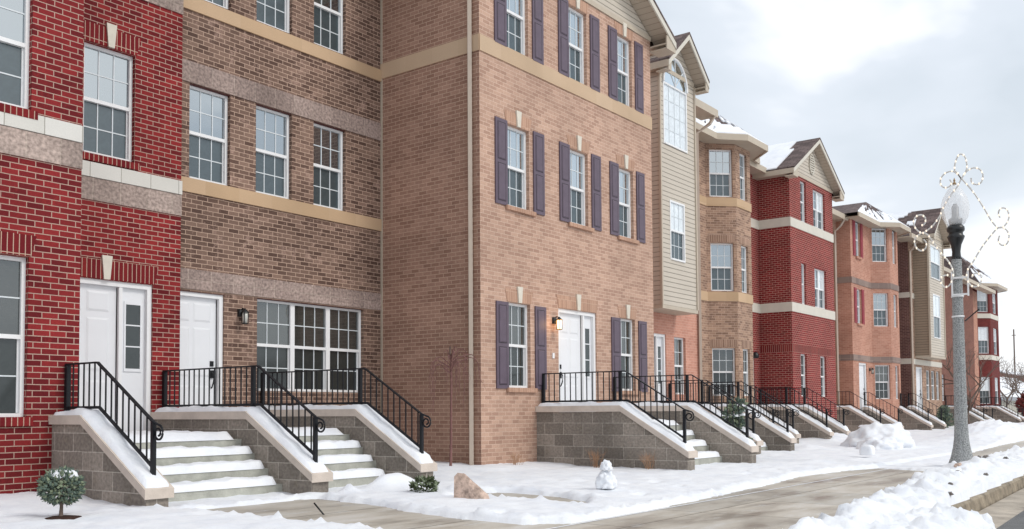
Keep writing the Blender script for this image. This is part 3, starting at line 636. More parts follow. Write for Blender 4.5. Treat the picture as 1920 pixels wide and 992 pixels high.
door(h,(14.74,D,-.30),0,1.33,2.23,side=.36,hx=.12,label='white door with a narrow sidelight beside a lit lantern'); jack(h,14.74,16.07,D,1.94,.24,'tan_soldier')
s=MB(); band(s,[(x0,13.5),(x0,D),(x1,D)],6.13,6.41,.022); s.build('stone_band',M['tan_band'],h,bevel=.003)
lantern(h,(14.58,D,1.66),0,lit=True)
s=MB(); s.box(14.52,14.58,D-.02,D-.001,.98,1.08); s.build('doorbell',M['white'],h)
pl=bpy.data.lights.new('lantern_light','POINT'); pl.energy=1.6; pl.color=(1,.6,.28); pl.shadow_soft_size=.04
po=bpy.data.objects.new('lantern_light',pl); C.objects.link(po); po.location=(14.58,D-.25,1.62+ZO)
downspout(h,[(x0-.055,D+.17,8.3),(x0-.055,D+.17,-.98)],.05)
gable(h,x0,x1,D,.42,.40,8.22,30,19)
m=MB(); m.box(12.42,12.452,D+2.29,D+2.328,-1.1,8.2); m.build('corner_joint',M['trim'],h)
# ---- salmon house with siding bay
h=thing('brick_house','salmon brick row house with a beige clapboard box bay and a tall arched window','house',(21,11.5,-1.05),'row houses along the street')
D=11.5; x0,x1=18.391,23.42
holes=[(20.3,21.57,-.30,1.92),(22.0,22.63,.42,1.89)]
m=MB(); wall(m,(x0,D),(x1,D),ZB,8.0,[(a-x0,b-x0,c,d) for a,b,c,d in holes]); body(m,x0,x1,D,21,ZB,8.0,(0,1)); m.build('brick_wall',M['salmon'],h)
door(h,(20.3,D,-.30),0,1.27,2.22,side=.36,label='white door with a sidelight under the clapboard bay'); window(h,(22.0,D,.42),0,.63,1.47,'gG','gD')
b0,b1,DB=20.28,22.12,10.9
s=MB(); hw=[(20.72,21.50,3.66,5.12),(20.46,21.70,6.45,7.98)]
ZT=8.55
wall(s,(b0,DB),(b1,DB),2.52,ZT,[(a-b0,b-b0,c,d) for a,b,c,d in hw],dep=.1)
s.face([(b0,D+.4,2.52),(b0,DB,2.52),(b0,DB,ZT),(b0,D+.4,ZT)]); s.face([(b1,DB,2.52),(b1,D+.4,2.52),(b1,D+.4,ZT),(b1,DB,ZT)])
s.build('clapboard_bay',M['siding'],h)
s=MB(); s.box(b0-.02,b1+.02,DB-.02,D-.002,2.44,2.53); s.build('bay_floor',M['trim'],h)
s=MB()
for xx in (b0,b1): s.box(xx-.03,xx+.03,DB-.03,DB+.03,2.53,ZT)
s.build('corner_board',M['trim'],h)
window(h,(20.72,DB,3.66),0,.78,1.46,'gW','gL',rec=-.01)
window(h,(20.46,DB,6.45),0,1.24,1.53,'gW','gW',cols=4,rows=4,kind='fixed',rec=-.01,label='tall white window under a half-round fanlight')
# half-round light above
cx,zc,rr=21.08,7.98,.62
a_=MB(); pts=[(cx+rr*math.cos(t*math.pi/16),DB-.012,zc+1.12*rr*math.sin(t*math.pi/16)) for t in range(17)]; a_.prism(pts,(0,.03,0)); o=a_.build('fanlight',M['gW'],h)
f_=MB(); f_.tube([(p[0],DB-.02,p[2]) for p in pts],.035,6); f_.tube([(cx,DB-.022,zc),(cx,DB-.022,zc+rr*1.1)],.009,4)
for t in (4,12): f_.tube([(cx,DB-.022,zc),(pts[t][0],DB-.022,pts[t][2])],.009,4)
f_.build('arch_frame',M['white'],o)
gable(h,b0,b1,DB,.34,.16,8.36,41,14)
s=MB(); s.box(22.2,23.85,D-.46,D-.40,7.92,8.12); s.box(22.2,23.85,D-.40,D+.05,7.94,7.98); s.build('eave',M['trim'],h)
s=MB(); roofslab(s,(22.0,D-.42,8.13),(23.85,D-.42,8.13),(23.85,14.5,9.5),(22.0,14.5,9.5)); s.build('main_roof',M['shingle'],h)
downspout(h,[(23.7,D-.43,7.95),(23.55,D-.35,7.7),(23.36,D-.06,7.45),(23.36,D-.06,-.9)],.05)
# ---- mixed tan brick house with bay
def bayhouse(h,out,zt,mk,wins,bands,roofpts,apex,eave_z,mksol=None,snow=True,bandmat='ochre'):
    m=MB()
    for i,((ax,ay),(bx,by)) in enumerate(zip(out[:-1],out[1:])):
        hl=[(w_[1],w_[1]+w_[2],w_[3],w_[4]) for w_ in wins if w_[0]==i]
        wall(m,(ax,ay),(bx,by),ZB,zt,hl)
    x0,x1=out[0][0],out[-1][0]
    m.face([(x1,out[-1][1],ZB),(x1,21,ZB),(x1,21,zt),(x1,out[-1][1],zt)]); m.face([(x0,21,ZB),(x0,out[0][1],ZB),(x0,out[0][1],zt),(x0,21,zt)]); m.face([(x1,21,ZB),(x0,21,ZB),(x0,21,zt),(x1,21,zt)])
    m.build('brick_wall',M[mk],h)
    for w_ in wins:
        i,u,ww,c,d=w_[:5]; ax,ay=out[i]; bx,by=out[i+1]; t=Vector((bx-ax,by-ay,0)).normalized(); p=Vector((ax,ay,0))+t*u
        if len(w_)>5 and w_[5]=='door': door(h,(p.x,p.y,c),math.atan2(t.y,t.x),ww,d-c,hx=.88); continue
        window(h,(p.x,p.y,c),math.atan2(t.y,t.x),ww,d-c,'gW' if len(w_)>5 and w_[5]=='w' else 'gU' if c>1 else 'gG','gL' if c>1 else 'gD')
    for z0_,z1_ in bands: s=MB(); band(s,out,z0_,z1_,.025); s.build('stone_band',M[bandmat],h)
    # eave: soffit, gutter, roof planes
    s=MB(); n=len(roofpts); s.face([(x,y,eave_z) for x,y in roofpts]+[(roofpts[-1][0],20,eave_z),(roofpts[0][0],20,eave_z)]); s.face(([(x,y,eave_z+.02) for x,y in roofpts]+[(roofpts[-1][0],20,eave_z+.02),(roofpts[0][0],20,eave_z+.02)])[::-1]); s.build('soffit',M['trim'],h)
    s=MB(); band(s,roofpts,eave_z-.03,eave_z+.15,.05); s.build('gutter',M['trim'],h)
    r=MB(); A=Vector(apex)
    for (ax,ay),(bx,by) in zip(roofpts[:-1],roofpts[1:]): r.face([(ax,ay,eave_z+.15),(bx,by,eave_z+.15),A])
    r.face([(roofpts[-1][0],roofpts[-1][1],eave_z+.15),(roofpts[-1][0],20,eave_z+.15),(A.x,20,A.z),A]); r.face([(A.x,20,A.z),(roofpts[0][0],20,eave_z+.15),(roofpts[0][0],roofpts[0][1],eave_z+.15),A])
    r.build('roof',M['shingle'],h)
    if snow:
        q=MB()
        for k,((ax,ay),(bx,by)) in enumerate(zip(roofpts[:-1],roofpts[1:])):
            a=Vector((ax,ay,eave_z+.15)); b=Vector((bx,by,eave_z+.15)); nn=14
            for i in range(nn):
                for j in range(nn):
                    u0,u1=i/nn,(i+1)/nn; v0,v1=j/nn,(j+1)/nn
                    if fbm(i*.35+k*3,j*.35,1,out[0][0])+ (.22-.72*(v0)) <0: continue
                    g=lambda u,v:(a.lerp(b,u)).lerp(A,v)
                    qs=[g(u0,v0),g(u1,v0),g(u1,v1),g(u0,v1)]; q.hexa([p+Vector((0,0,-.01)) for p in qs],[p+Vector((0,0,.05)) for p in qs])
        q.build('roof_snow',M['snow'],h)
h=thing('brick_house','mottled tan brick house with an angled bay and ochre bands, beside the crimson house','house',(26,11.6,-1.05),'row houses along the street')
out=[(23.421,12.22),(25.46,12.22),(26.11,11.57),(27.15,11.57),(27.88,12.3)]
wz=((.42,1.80),(3.46,4.86),(6.22,7.62)); L1=.919
wins=[(1,.12,.70,a,b) for a,b in wz]+[(2,.30,.50,a,b) for a,b in wz]
bayhouse(h,out,7.9,'mix',wins,((5.94,6.19),(3.16,3.43)),[(23.1,11.75),(25.2,11.75),(25.9,11.12),(27.35,11.12),(28.1,11.85),(28.6,11.9)],(27.3,13.1,9.5),7.78)
for i,(u0,u1) in ((1,(.06,.88)),(2,(.22,.90))):
    ax,ay=out[i]; bx,by=out[i+1]; t=Vector((bx-ax,by-ay,0)).normalized(); nn=Vector((t.y,-t.x,0))
    for zz in (1.83,4.89):
        s=MB(); p=Vector((ax,ay,zz))+t*u0+nn*.006; q=Vector((ax,ay,zz))+t*u1+nn*.006; s.face([p,q,q+Vector((0,0,.22)),p+Vector((0,0,.22))]); s.build('soldier_course',M['mix_soldier'],h)
# ---- red gabled house
h=thing('brick_house','crimson brick house with a clapboard gable and two white bands','house',(31.7,11.35,-1.05),'row houses along the street')
D=11.35; x0,x1=29.73,33.8
holes=[(30.44,30.98,.44,1.82),(32.27,32.84,.44,1.82),(30.66,31.06,3.46,4.82),(31.88,33.0,3.46,4.80),(30.70,31.22,6.20,7.57),(31.88,33.02,6.20,7.5)]
m=MB(); wall(m,(x0,D),(x1,D),ZB,7.78,[(a-x0,b-x0,c,d) for a,b,c,d in holes]); m.face([(x0,12.42,ZB),(x0,D,ZB),(x0,D,7.78),(x0,12.42,7.78)]); m.face([(x1,D,ZB),(x1,21,ZB),(x1,21,7.78),(x1,D,7.78)])
wall(m,(27.88,12.42),(x0,12.42),ZB,7.78,[(.35,1.35,-.3,1.85)]); m.face([(x1,21,ZB),(27.88,21,ZB),(27.88,21,7.78),(x1,21,7.78)]); m.build('brick_wall',M['red_far'],h)
door(h,(28.23,12.42,-.3),0,1.0,2.15)
for a,b,c,d in holes:
    if b-a>1: window(h,(a,D,c),0,(b-a)/2,d-c,cols=2); window(h,((a+b)/2,D,c),0,(b-a)/2,d-c,'gW','gL',cols=2)
    else: window(h,(a,D,c),0,b-a,d-c,'gU' if c>1 else 'gG','gL' if c>1 else 'gD',cols=2)
for z0_,z1_ in ((5.90,6.19),(3.15,3.45)): s=MB(); band(s,[(27.89,12.42),(x0-.025,12.42)],z0_,z1_,.025); band(s,[(x0,12.42),(x0,D),(x1,D)],z0_,z1_,.025); s.build('stone_band',M['trim_lt'],h)
s=MB(); band(s,[(x0,12.40),(x0,D),(x1,D)],1.86,2.09,.008); s.build('soldier_course',M['red_soldier'],h)
s=MB(); s.lathe([(.09,-.1),(.11,0),(.05,.1)],10,(29.0,12.28,1.75)); s.build('wall_lantern',M['black'],h)
gable(h,x0,x1,D,.30,.38,7.78,31,18,snow=[(-1,lambda u,v: 7*(u-.085-.03*v))],vent=True)
s=MB(); s.box(27.9,29.4,11.95,12.01,7.62,7.80); s.box(27.9,29.4,12.0,12.42,7.64,7.68); s.build('eave',M['trim'],h)
# ---- narrow tan house
h=thing('brick_house','narrow tan brick row house set back between the red gable and the orange bay','house',(35.8,12.6,-1.05),'row houses along the street')
D=12.6; x0,x1=33.801,37.9
hl=[(36.0-.2,36.9-.2,z,z+1.42) for z in (.42,3.5,6.2)]
m=MB(); wall(m,(x0,D),(x1,D),ZB,7.8,[(a-x0,b-x0,c,d) for a,b,c,d in hl]); body(m,x0,x1,D,21,ZB,7.8,(0,0)); m.build('brick_wall',M['tan'],h)
for a,b,c,d in hl:
    window(h,(a,D,c),0,b-a,d-c); s=MB(); s.box(a-.05,b+.05,D-.05,D+.05,c-.09,c-.003); s.build('brick_sill',M['tan_soldier'],h)
s=MB(); s.box(x0,38.0,D-.5,D-.42,7.42,7.62); s.box(x0,38.0,D-.42,D+.02,7.45,7.49); s.build('eave',M['trim'],h)
s=MB(); roofslab(s,(x0,D-.45,7.66),(38,D-.45,7.66),(38,15.5,9.3),(x0,15.5,9.3)); s.build('main_roof',M['shingle'],h)
q=snowslab(x0,36.8,D-.42,15.3,lambda x,y:7.67+(y-D+.45)*.477,.06,20,12,seed=4); q.build('roof_snow',M['snow'],h)
downspout(h,[(37.6,D-.44,7.45),(37.55,D-.3,7.2),(37.55,D-.07,7.0),(37.55,D-.07,-.9)],.05)
# ---- orange house with bay
h=thing('brick_house','orange brick row house with an angled bay, grey stone bands and red shutters','house',(40.5,11.9,-1.05),'row houses along the street')
out=[(37.901,12.7),(37.91,12.05),(40.4,12.05),(41.01,11.44),(42.2,11.44),(42.9,12.14)]
wz=((.42,1.82),(3.42,4.8),(6.1,7.5))
wins=[(2,.10,.66,a,b) for a,b in wz]+[(3,.45,.5,a,b) for a,b in wz]+[(1,.62,.58,3.42,4.8),(1,.62,.58,6.1,7.5),(1,.72,.98,-.3,1.86,'door')]
bayhouse(h,out,7.62,'orange',wins,((4.98,5.22),(1.92,2.16)),[(37.5,11.6),(40.2,11.6),(40.85,10.98),(42.4,10.98),(43.1,11.7),(43.5,11.8)],(43.2,13.0,9.2),7.5,bandmat='grayband')
for z in (3.42,6.1):
    for xx in (38.06,38.06+.0): pass
    for xx in (38.20,39.13): shutter(h,(xx,12.05,z),0,.30,1.40,'redshutter')
    s=MB(); s.box(38.5,39.16,11.98,12.1,z-.09,z-.003); s.build('brick_sill',M['orange'],h)
lantern(h,(39.95,12.05,1.6),0)
# ---- brown house with clapboard box
h=thing('brick_house','brown brick row house carrying a large taupe clapboard box bay with white blinds','house',(47,11.6,-1.05),'row houses along the street')
D=11.6; x0,x1=44.44,49.9
holes=[(45.25,46.35,-.3,1.9),(47.0,47.75,.42,1.8),(47.9,48.65,.42,1.8),(48.8,49.5,.42,1.8)]
m=MB(); wall(m,(x0,D),(x1,D),ZB,7.7,[(a-x0,b-x0,c,d) for a,b,c,d in holes]); m.face([(x1,D,ZB),(x1,21,ZB),(x1,21,7.7),(x1,D,7.7)]); m.build('brick_wall',M['mix'],h)
m=MB(); m.face([(x0,13,ZB),(x0,D,ZB),(x0,D,7.7),(x0,13,7.7)]); m.build('side_wall',M['darkbrown'],h); m=MB(); wall(m,(42.91,13.0),(x0,13.0),ZB,7.7); m.face([(x1,21,ZB),(42.91,21,ZB),(42.91,21,7.7),(x1,21,7.7)]); m.build('back_wall',M['darkbrown'],h)
door(h,(45.25,D,-.3),0,1.1,2.2,hx=.9)
for a,b,c,d in holes[1:]: window(h,(a,D,c),0,b-a,d-c,'gG','gD')
for z in (2.0,4.95): s=MB(); band(s,[(x0,12.9),(x0,D),(x1,D)],z,z+.24,.025); s.build('stone_band',M['trim_lt'],h)
b0,b1,DB=45.2,47.85,10.95
s=MB(); wall(s,(b0,DB),(b1,DB),2.38,7.9,[(45.85-b0,47.1-b0,3.2,5.2),(45.6-b0,47.3-b0,5.9,7.4)],dep=.1); s.face([(b1,DB,2.38),(b1,D+.6,2.38),(b1,D+.6,7.9),(b1,DB,7.9)]); s.build('clapboard_bay',M['siding'],h)
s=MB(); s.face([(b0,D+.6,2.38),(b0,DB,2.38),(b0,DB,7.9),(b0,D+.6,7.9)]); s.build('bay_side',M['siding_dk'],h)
s=MB(); s.box(b0-.02,b1+.02,DB-.02,D-.002,2.3,2.39); s.build('bay_floor',M['trim'],h)
s=MB()
for xx in (b0,b1): s.box(xx-.04,xx+.04,DB-.04,DB+.04,2.39,7.9)
s.build('corner_board',M['trim'],h)
window(h,(45.85,DB,3.2),0,1.25,2.0,'gW','gL',cols=2,rows=1,rec=-.01); window(h,(45.6,DB,5.9),0,1.7,1.5,'gW','gL',cols=2,rows=1,rec=-.01)
gable(h,b0,b1,DB,.35,.3,7.9,40,15,snow=[(-1,lambda u,v:.9*(u-.35))])
s=MB(); s.box(43.2,45.3,D-.5,D-.4,7.4,7.6); s.box(43.2,45.3,D-.4,D+.3,7.44,7.48); s.build('eave',M['trim'],h)
downspout(h,[(44.3,D-.42,7.4),(44.5,D-.2,7.1),(44.5,D-.06,7.0),(44.5,D-.06,-.9)],.055)
# ---- plain red-brown house
h=thing('brick_house','plain red-brown brick house mostly hidden behind the lamp post','house',(56,12.6,-1.05),'row houses along the street')
D=12.6; x0,x1=49.901,66.3
m=MB(); wall(m,(x0,D),(62.2,D),ZB,7.4,[(54.0-x0,54.8-x0,z,z+1.4) for z in (.42,3.4)]); body(m,x0,62.2,D,21,ZB,7.4,(0,0)); m.build('brick_wall',M['redbrown'],h)
for z in (.42,3.4): window(h,(54.0,D,z),0,.8,1.4)
m=MB(); wall(m,(62.2,13.2),(66.3,13.2),ZB,7.4); m.face([(62.2,12.6,ZB),(62.2,13.2,ZB),(62.2,13.2,7.4),(62.2,12.6,7.4)]); m.build('tan_wall',M['orange'],h)
s=MB(); s.box(x0,66.3,D-.5,D-.42,7.2,7.4); s.box(x0,66.3,D-.42,D+.02,7.22,7.26); s.build('eave',M['trim'],h)
s=MB(); roofslab(s,(x0,D-.45,7.45),(66.3,D-.45,7.45),(66.3,16.5,9.4),(x0,16.5,9.4)); s.build('main_roof',M['shingle'],h)
# ---- far red bay house
h=thing('brick_house','dark red brick house with an angled bay, farthest at the end of the row','house',(68.5,12.6,-1.05),'row houses along the street')
out=[(66.301,13.33),(67.05,12.6),(69.6,12.6),(70.3,13.3)]
wz=((.3,2.0),(3.5,5.2),(6.15,7.6))
wins=[(0,.18,.75,a,b,'w') for a,b in wz]+[(1,.9,1.2,a,b,'w') for a,b in wz]
bayhouse(h,out,7.9,'bay_red',wins,((5.75,6.05),(3.1,3.4)),[(65.8,12.9),(66.8,12.1),(69.9,12.1),(70.8,13.0),(70.8,14)],(66.6,14.2,9.9),7.75,bandmat='trim_lt')
# ---------------------------------------------------------------- stoops
def stoopwall(X,yF,yf,dz,label,th=.255,cx=None,base=-1.12):
    """cheek wall of a front stoop: block wall, cast cap, snow on it; X = its left face, yF facade, yf front end"""
    yb=yf+1.22; t=thing('stoop_wall',label,'stoop wall',(X+th/2,(yF+yf)/2,base),'cheek walls of the front stoops')
    zt=-.11+dz; sl=.60
    zc=lambda y: zt if y>=yb else zt-(yb-y)*sl
    m=MB(); m.prism([(X,yF-.002,base),(X,yf,base),(X,yf,zc(yf)),(X,yb,zt),(X,yF-.002,zt)][::-1],(th,0,0)); m.build('block_wall',M['block'],t)
    o=.04; c=MB(); c.prism([(X-o,yF-.003,zt+.002),(X-o,yb,zt+.002),(X-o,yf-o,zc(yf-o)+.002),(X-o,yf-o,zc(yf-o)+.10),(X-o,yb+.02,zt+.105),(X-o,yF-.003,zt+.105)],(th+2*o,0,0)); c.build('cap',M['cap'],t,bevel=.008)
    top=lambda y: zt+.105 if y>=yb+.02 else zt+.10-(yb-y)*sl
    s=snowslab(X-o+.02,X+th+o-.02,yf-.02,yF-.01,lambda x,y: top(y),.075,10,44,seed=X,edge=.05,rag=.01); s.build('snow_cap',M['snow'],t)
    return t,top,yb
def railing(X,yF,yf,top,yb,label,zb=.11,scroll=True,n=.115,base=-1.12):
    """black iron railing: level part on the landing, sloping part, end post, scroll; X = its plane"""
    t=thing('iron_railing',label,'railing',(X,(yF+yf)/2,top(yF)),'black iron railings on the stoops')
    yE=yf+.12; zl=top(yF)+.085; zu=zl+.50; yk_=yb-.05; sl=.60
    lo=lambda y: zl if y>=yk_ else zl-(yk_-y)*sl
    hi=lambda y: zu if y>=yk_+.05 else zu-(yk_+.05-y)*sl
    def rail(name,f,hw,hh):
        m=MB(); ys=[yF-.02,yk_+(.05 if f is hi else 0),yE]
        for a,b in zip(ys[:-1],ys[1:]):
            m.hexa([(X-hw,b,f(b)-hh),(X+hw,b,f(b)-hh),(X+hw,a,f(a)-hh),(X-hw,a,f(a)-hh)],[(X-hw,b,f(b)+hh),(X+hw,b,f(b)+hh),(X+hw,a,f(a)+hh),(X-hw,a,f(a)+hh)])
        return m
    rail('b',lo,.014,.016).build('bottom_rail',M['iron'],t)
    rail('t',hi,.02,.009).build('top_rail',M['iron'],t)
    y=yF-.06-n
    while y>yE+.05:
        if not (abs(y-(yb+.10))<.03):
            m=MB(); m.box(X-.007,X+.007,y-.007,y+.007,lo(y),hi(y)); m.build('baluster',M['iron'],t)
        y-=n
    for y,w_ in ((yF-.05,.026),(yb+.10,.024),(yE,.022)):
        if y==yb+.10 and yF-yb<.9: continue
        m=MB(); m.box(X-w_,X+w_,y-w_,y+w_,top(y)-.01,hi(y)-.006); m.build('post',M['iron'],t)
    if scroll:
        z=hi(yE); pts=[(X,yE,z)]
        for i in range(0,24):
            a=math.radians(60-i*22); r=.085*(1-i/34); pts.append((X,yE-.10-r*math.cos(math.radians(90)-a)*1.0 if False else yE-.09-r*math.sin(math.radians(90)-a+math.radians(0))*1.0,z-.115+r*math.sin(a)))
        m=MB(); m.tube(pts,.012,6); m.build('scroll',M['iron'],t)
    return t
def steps(xa,xb,yF,yf,label,dz=0,seed=0):
    t=thing('front_steps',label,'front steps',((xa+xb)/2,(yF+yf)/2,-1.12),'concrete steps of the stoops')
    hs=[(-.325+dz,yf+1.36,yF),(-.50+dz*.8,yf+1.09,yf+1.5),(-.68+dz*.6,yf+.82,yf+1.3),(-.865+dz*.4,yf+.55,yf+1.1)]
    for i,(z,y0,y1) in enumerate(hs):
        m=MB(); m.box(xa+.001,xb-.001,y0,y1 if i==0 else hs[i-1][1]-.001,-1.12,z); m.build('landing' if i==0 else 'step',M['concrete'],t,bevel=.012)
        ye=y1-.02 if i==0 else hs[i-1][1]-.004
        q=snowslab(xa+.012,xb-.02-.03*((i*7+seed)%3),y0-.012,ye+.001,lambda x,y,z=z: z,.115,40,14,seed=seed+i*3.1+xa,edge=.06,rag=.012,amp=.45); q.build('snow_layer',M['snow'],t)
    return t
ST=[ # X, facade, front, dz, wall label, rail label, scroll
 (5.55,10.8,8.89,0.0,'grey block stoop wall nearest the camera, beside the little clipped spruce','iron railing nearest the camera, in front of the red house door'),
 (7.74,12.25,8.89,.035,'block stoop wall between the red house steps and the brown house steps','iron railing between the steps of the red house and those of the brown house'),
 (9.60,12.43,8.85,.06,'block stoop wall under the wide three-part window, behind the low green shrub','iron railing under the wide three-part window'),
 (14.02,10.1,7.12,.10,'wide grey block stoop wall behind the snowman, left of the purple-shuttered house steps','iron railing in front of the lit white door'),
 (16.50,10.1,7.12,.10,'block stoop wall right of the purple-shuttered house steps','iron railing right of the purple-shuttered house steps, before the evergreen'),
 (19.55,11.5,8.30,.10,'block stoop wall left of the salmon house steps, half hidden by the evergreen','iron railing left of the salmon house steps'),
 (21.50,11.5,8.30,.10,'block stoop wall right of the salmon house steps','iron railing right of the salmon house steps'),
 (23.75,12.22,9.55,.10,'block stoop wall left of the mottled bay house steps','iron railing left of the mottled bay house steps'),
 (25.25,12.22,9.60,.10,'block stoop wall just in front of the mottled brick bay','iron railing in front of the mottled brick bay'),
 (27.90,12.42,9.60,.10,'block stoop wall left of the crimson house steps','iron railing left of the crimson house steps'),
 (29.42,12.42,9.60,.10,'block stoop wall right of the crimson house steps','iron railing right of the crimson house steps'),
 (36.6,12.6,10.6,.10,'block stoop wall left of the orange house steps, beside the brown planter','iron railing left of the orange house steps'),
 (38.95,12.05,10.6,.10,'block stoop wall right of the orange house steps, behind the big snow heap','iron railing right of the orange house steps'),
 (41.8,11.44,10.2,.10,'block stoop wall left of the steps under the taupe clapboard box','iron railing left of the steps under the taupe clapboard box'),
 (44.0,11.7,10.2,.10,'block stoop wall right of the steps under the taupe clapboard box','iron railing right of the steps under the taupe clapboard box'),
 (52.5,12.6,10.2,.10,'block stoop wall just right of the lamp post, the left one of its pair','iron railing just right of the lamp post'),
 (54.6,12.6,10.2,.10,'block stoop wall of the plain red-brown house, right one of its pair','iron railing of the plain red-brown house steps'),
 (63.5,13.2,10.5,.10,'block stoop wall farthest but one, before the far dark red bay','iron railing before the far dark red bay'),
 (66.3,12.9,10.7,.10,'farthest block stoop wall at the end of the row','farthest iron railing at the end of the row'),
]
for i,(X,yF,yf,dz,lw,lr) in enumerate(ST):
    t,top,yb=stoopwall(X,yF,yf,dz,lw)
    railing(X+.15,yF,yf,top,yb,lr,n=.115 if X<20 else .14)
for xa,xb,yF,yf,dz,l in ((5.81,7.739,12.25,8.89,0,'snowy concrete steps up to the red house door, nearest the camera'),(8.0,9.599,12.43,8.87,.02,'snowy concrete steps of the brown house'),
  (14.28,16.499,10.1,7.12,.06,'snowy concrete steps of the purple-shuttered house'),(19.81,21.499,11.5,8.30,.06,'snowy concrete steps of the salmon house'),(24.01,25.249,12.22,9.58,.06,'snowy concrete steps of the mottled bay house'),
  (28.16,29.419,12.42,9.6,.06,'snowy concrete steps of the crimson house'),(36.86,38.949,12.05,10.6,.06,'snowy concrete steps of the orange house'),(42.06,43.999,12.1,10.2,.06,'snowy concrete steps under the taupe clapboard box'),(52.76,54.599,12.6,10.2,.06,'snowy concrete steps of the plain red-brown house')):
    steps(xa,xb,yF,yf,l,dz,seed=int(xa))
# ---------------------------------------------------------------- street lamp
t=thing('street_lamp','speckled concrete lamp post with a clear acorn globe on a black neck','street lamp',(18.36,3.97,-1.05))
c=(18.36,3.97,0)
m=MB(); n=8
m.lathe([(.235,-1.06),(.235,-1.0),(.225,-.96),(.185,-.85),(.145,-.68),(.124,-.52),(.112,-.25),(.085,2.68)],12,c,smooth=False); m.build('post',M['pole'],t)
m=MB(); m.lathe([(.088,2.66),(.075,2.72),(.070,2.80),(.088,2.92),(.135,3.03),(.148,3.07),(.12,3.10),(.118,3.14),(.145,3.17),(.15,3.20),(.145,3.24),(.115,3.27)],24,c); m.build('neck',M['black'],t)
gm=bpy.data.materials.new('clear_globe'); gm.use_nodes=True; p=gm.node_tree.nodes['Principled BSDF']; p.inputs['Base Color'].default_value=(.93,.94,.95,1); p.inputs['Roughness'].default_value=.12; p.inputs['Alpha'].default_value=.42; p.inputs['Specular IOR Level'].default_value=.6
m=MB(); m.lathe([(.11,3.26),(.165,3.31),(.215,3.42),(.236,3.54),(.230,3.66),(.20,3.77),(.197,3.78),(.13,3.90),(.06,3.98),(.03,4.01)],28,c); m.build('globe',gm,t)
m=MB(); m.lathe([(.03,4.0),(.035,4.03),(.012,4.06),(.02,4.08),(.004,4.13)],12,c); m.build('finial',mat('brass_finial',(.35,.25,.15),.4,metal=.6),t)
m=MB(); m.lathe([(.10,3.28),(.12,3.38),(.06,3.42),(.06,3.60),(.03,3.66)],14,c); m.build('lamp_socket',mat('grey_fitting',(.30,.30,.30),.4,metal=.4),t)
m=MB()
for z in (1.98,2.30,1.62): m.lathe([(.105,z),(.107,z+.03)],12,c)
m.build('clamp_strap',M['white'],t)
m=MB(); m.tube([(18.36,3.86,1.55),(18.36,3.62,1.75)],.012,5); m.build('bracket',M['black'],t)
t=thing('christmas_lights','wire frame of white light scrolls clamped to the lamp post','light decoration',(18.2,3.85,2.0))
SC={'top': [(3.824, 4.064), (3.874, 4.167), (3.925, 4.242), (3.903, 4.382), (3.857, 4.48), (3.804, 4.499), (3.745, 4.432), (3.722, 4.305), (3.733, 4.211), (3.815, 4.063)] ,
'ul': [(3.824, 4.064), (3.883, 4.159), (3.969, 4.22), (4.085, 4.2), (4.159, 4.115), (4.161, 4.01), (4.1, 3.943), (4.02, 3.95), (3.983, 4.012), (4.008, 4.073)] ,
'ur': [(3.815, 4.063), (3.734, 4.174), (3.62, 4.222), (3.51, 4.176), (3.47, 4.066), (3.498, 3.957), (3.576, 3.922), (3.652, 3.971), (3.659, 4.048)] ,
'll': [(3.824, 4.064), (3.889, 3.931), (3.997, 3.803), (4.108, 3.627), (4.193, 3.446), (4.305, 3.297), (4.425, 3.205), (4.508, 3.176), (4.597, 3.255), (4.641, 3.377), (4.601, 3.48), (4.509, 3.507), (4.437, 3.439), (4.449, 3.344), (4.504, 3.312)] ,
'ls': [(4.474, 3.056), (4.43, 2.983), (4.451, 2.889), (4.534, 2.859), (4.614, 2.936), (4.63, 3.064), (4.563, 3.144), (4.48, 3.173), (4.4, 3.125), (4.313, 2.98), (4.183, 2.773), (4.072, 2.619), (4.005, 2.469), (4.0, 2.326), (4.065, 2.189), (4.154, 2.168), (4.205, 2.268), (4.176, 2.361), (4.087, 2.372)] ,
'rl': [(3.815, 4.063), (3.631, 3.798), (3.468, 3.493), (3.348, 3.243), (3.25, 3.12), (3.15, 3.144), (3.08, 3.274), (3.109, 3.417), (3.191, 3.456), (3.243, 3.388), (3.221, 3.292)] ,
'rs': [(3.237, 2.979), (3.257, 2.889), (3.2, 2.808), (3.117, 2.836), (3.088, 2.962), (3.135, 3.078), (3.25, 3.12), (3.397, 2.97), (3.529, 2.798), (3.663, 2.577), (3.753, 2.445), (3.774, 2.306), (3.717, 2.16), (3.615, 2.132), (3.544, 2.22), (3.558, 2.333), (3.652, 2.36), (3.696, 2.299)] }
def smoothpath(P,k=4):
    out=[]
    for i in range(len(P)-1):
        p0=P[max(i-1,0)];p1=P[i];p2=P[i+1];p3=P[min(i+2,len(P)-1)]
        for j in range(k):
            t_=j/k; out.append(tuple(.5*((2*p1[a])+(-p0[a]+p2[a])*t_+(2*p0[a]-5*p1[a]+4*p2[a]-p3[a])*t_*t_+(-p0[a]+3*p1[a]-3*p2[a]+p3[a])*t_**3) for a in (0,1)))
    out.append(P[-1]); return out
for k_,P in SC.items():
    pp=smoothpath(P); m=MB(); m.tube([(18.2,a,b) for a,b in pp],.014,5); nf=len(m.f)
    b_=m; acc=0; last=pp[0]
    for q in pp[1:]:
        acc+=math.dist(q,last); last=q
        if acc>.10: acc=0; b_.lathe([(.003,-.022),(.014,-.012),(.014,.012),(.003,.022)],6,(18.2-.006,q[0],q[1]))
    o=m.build('scroll',M['rope'],t); o.data.materials.append(M['bulb'])
    for pl_ in o.data.polygons[nf:]: pl_.material_index=1
m=MB()
for ya in (4.02,3.76): m.box(18.2-.01,18.2+.02,ya-.012,ya+.012,1.98,2.42)
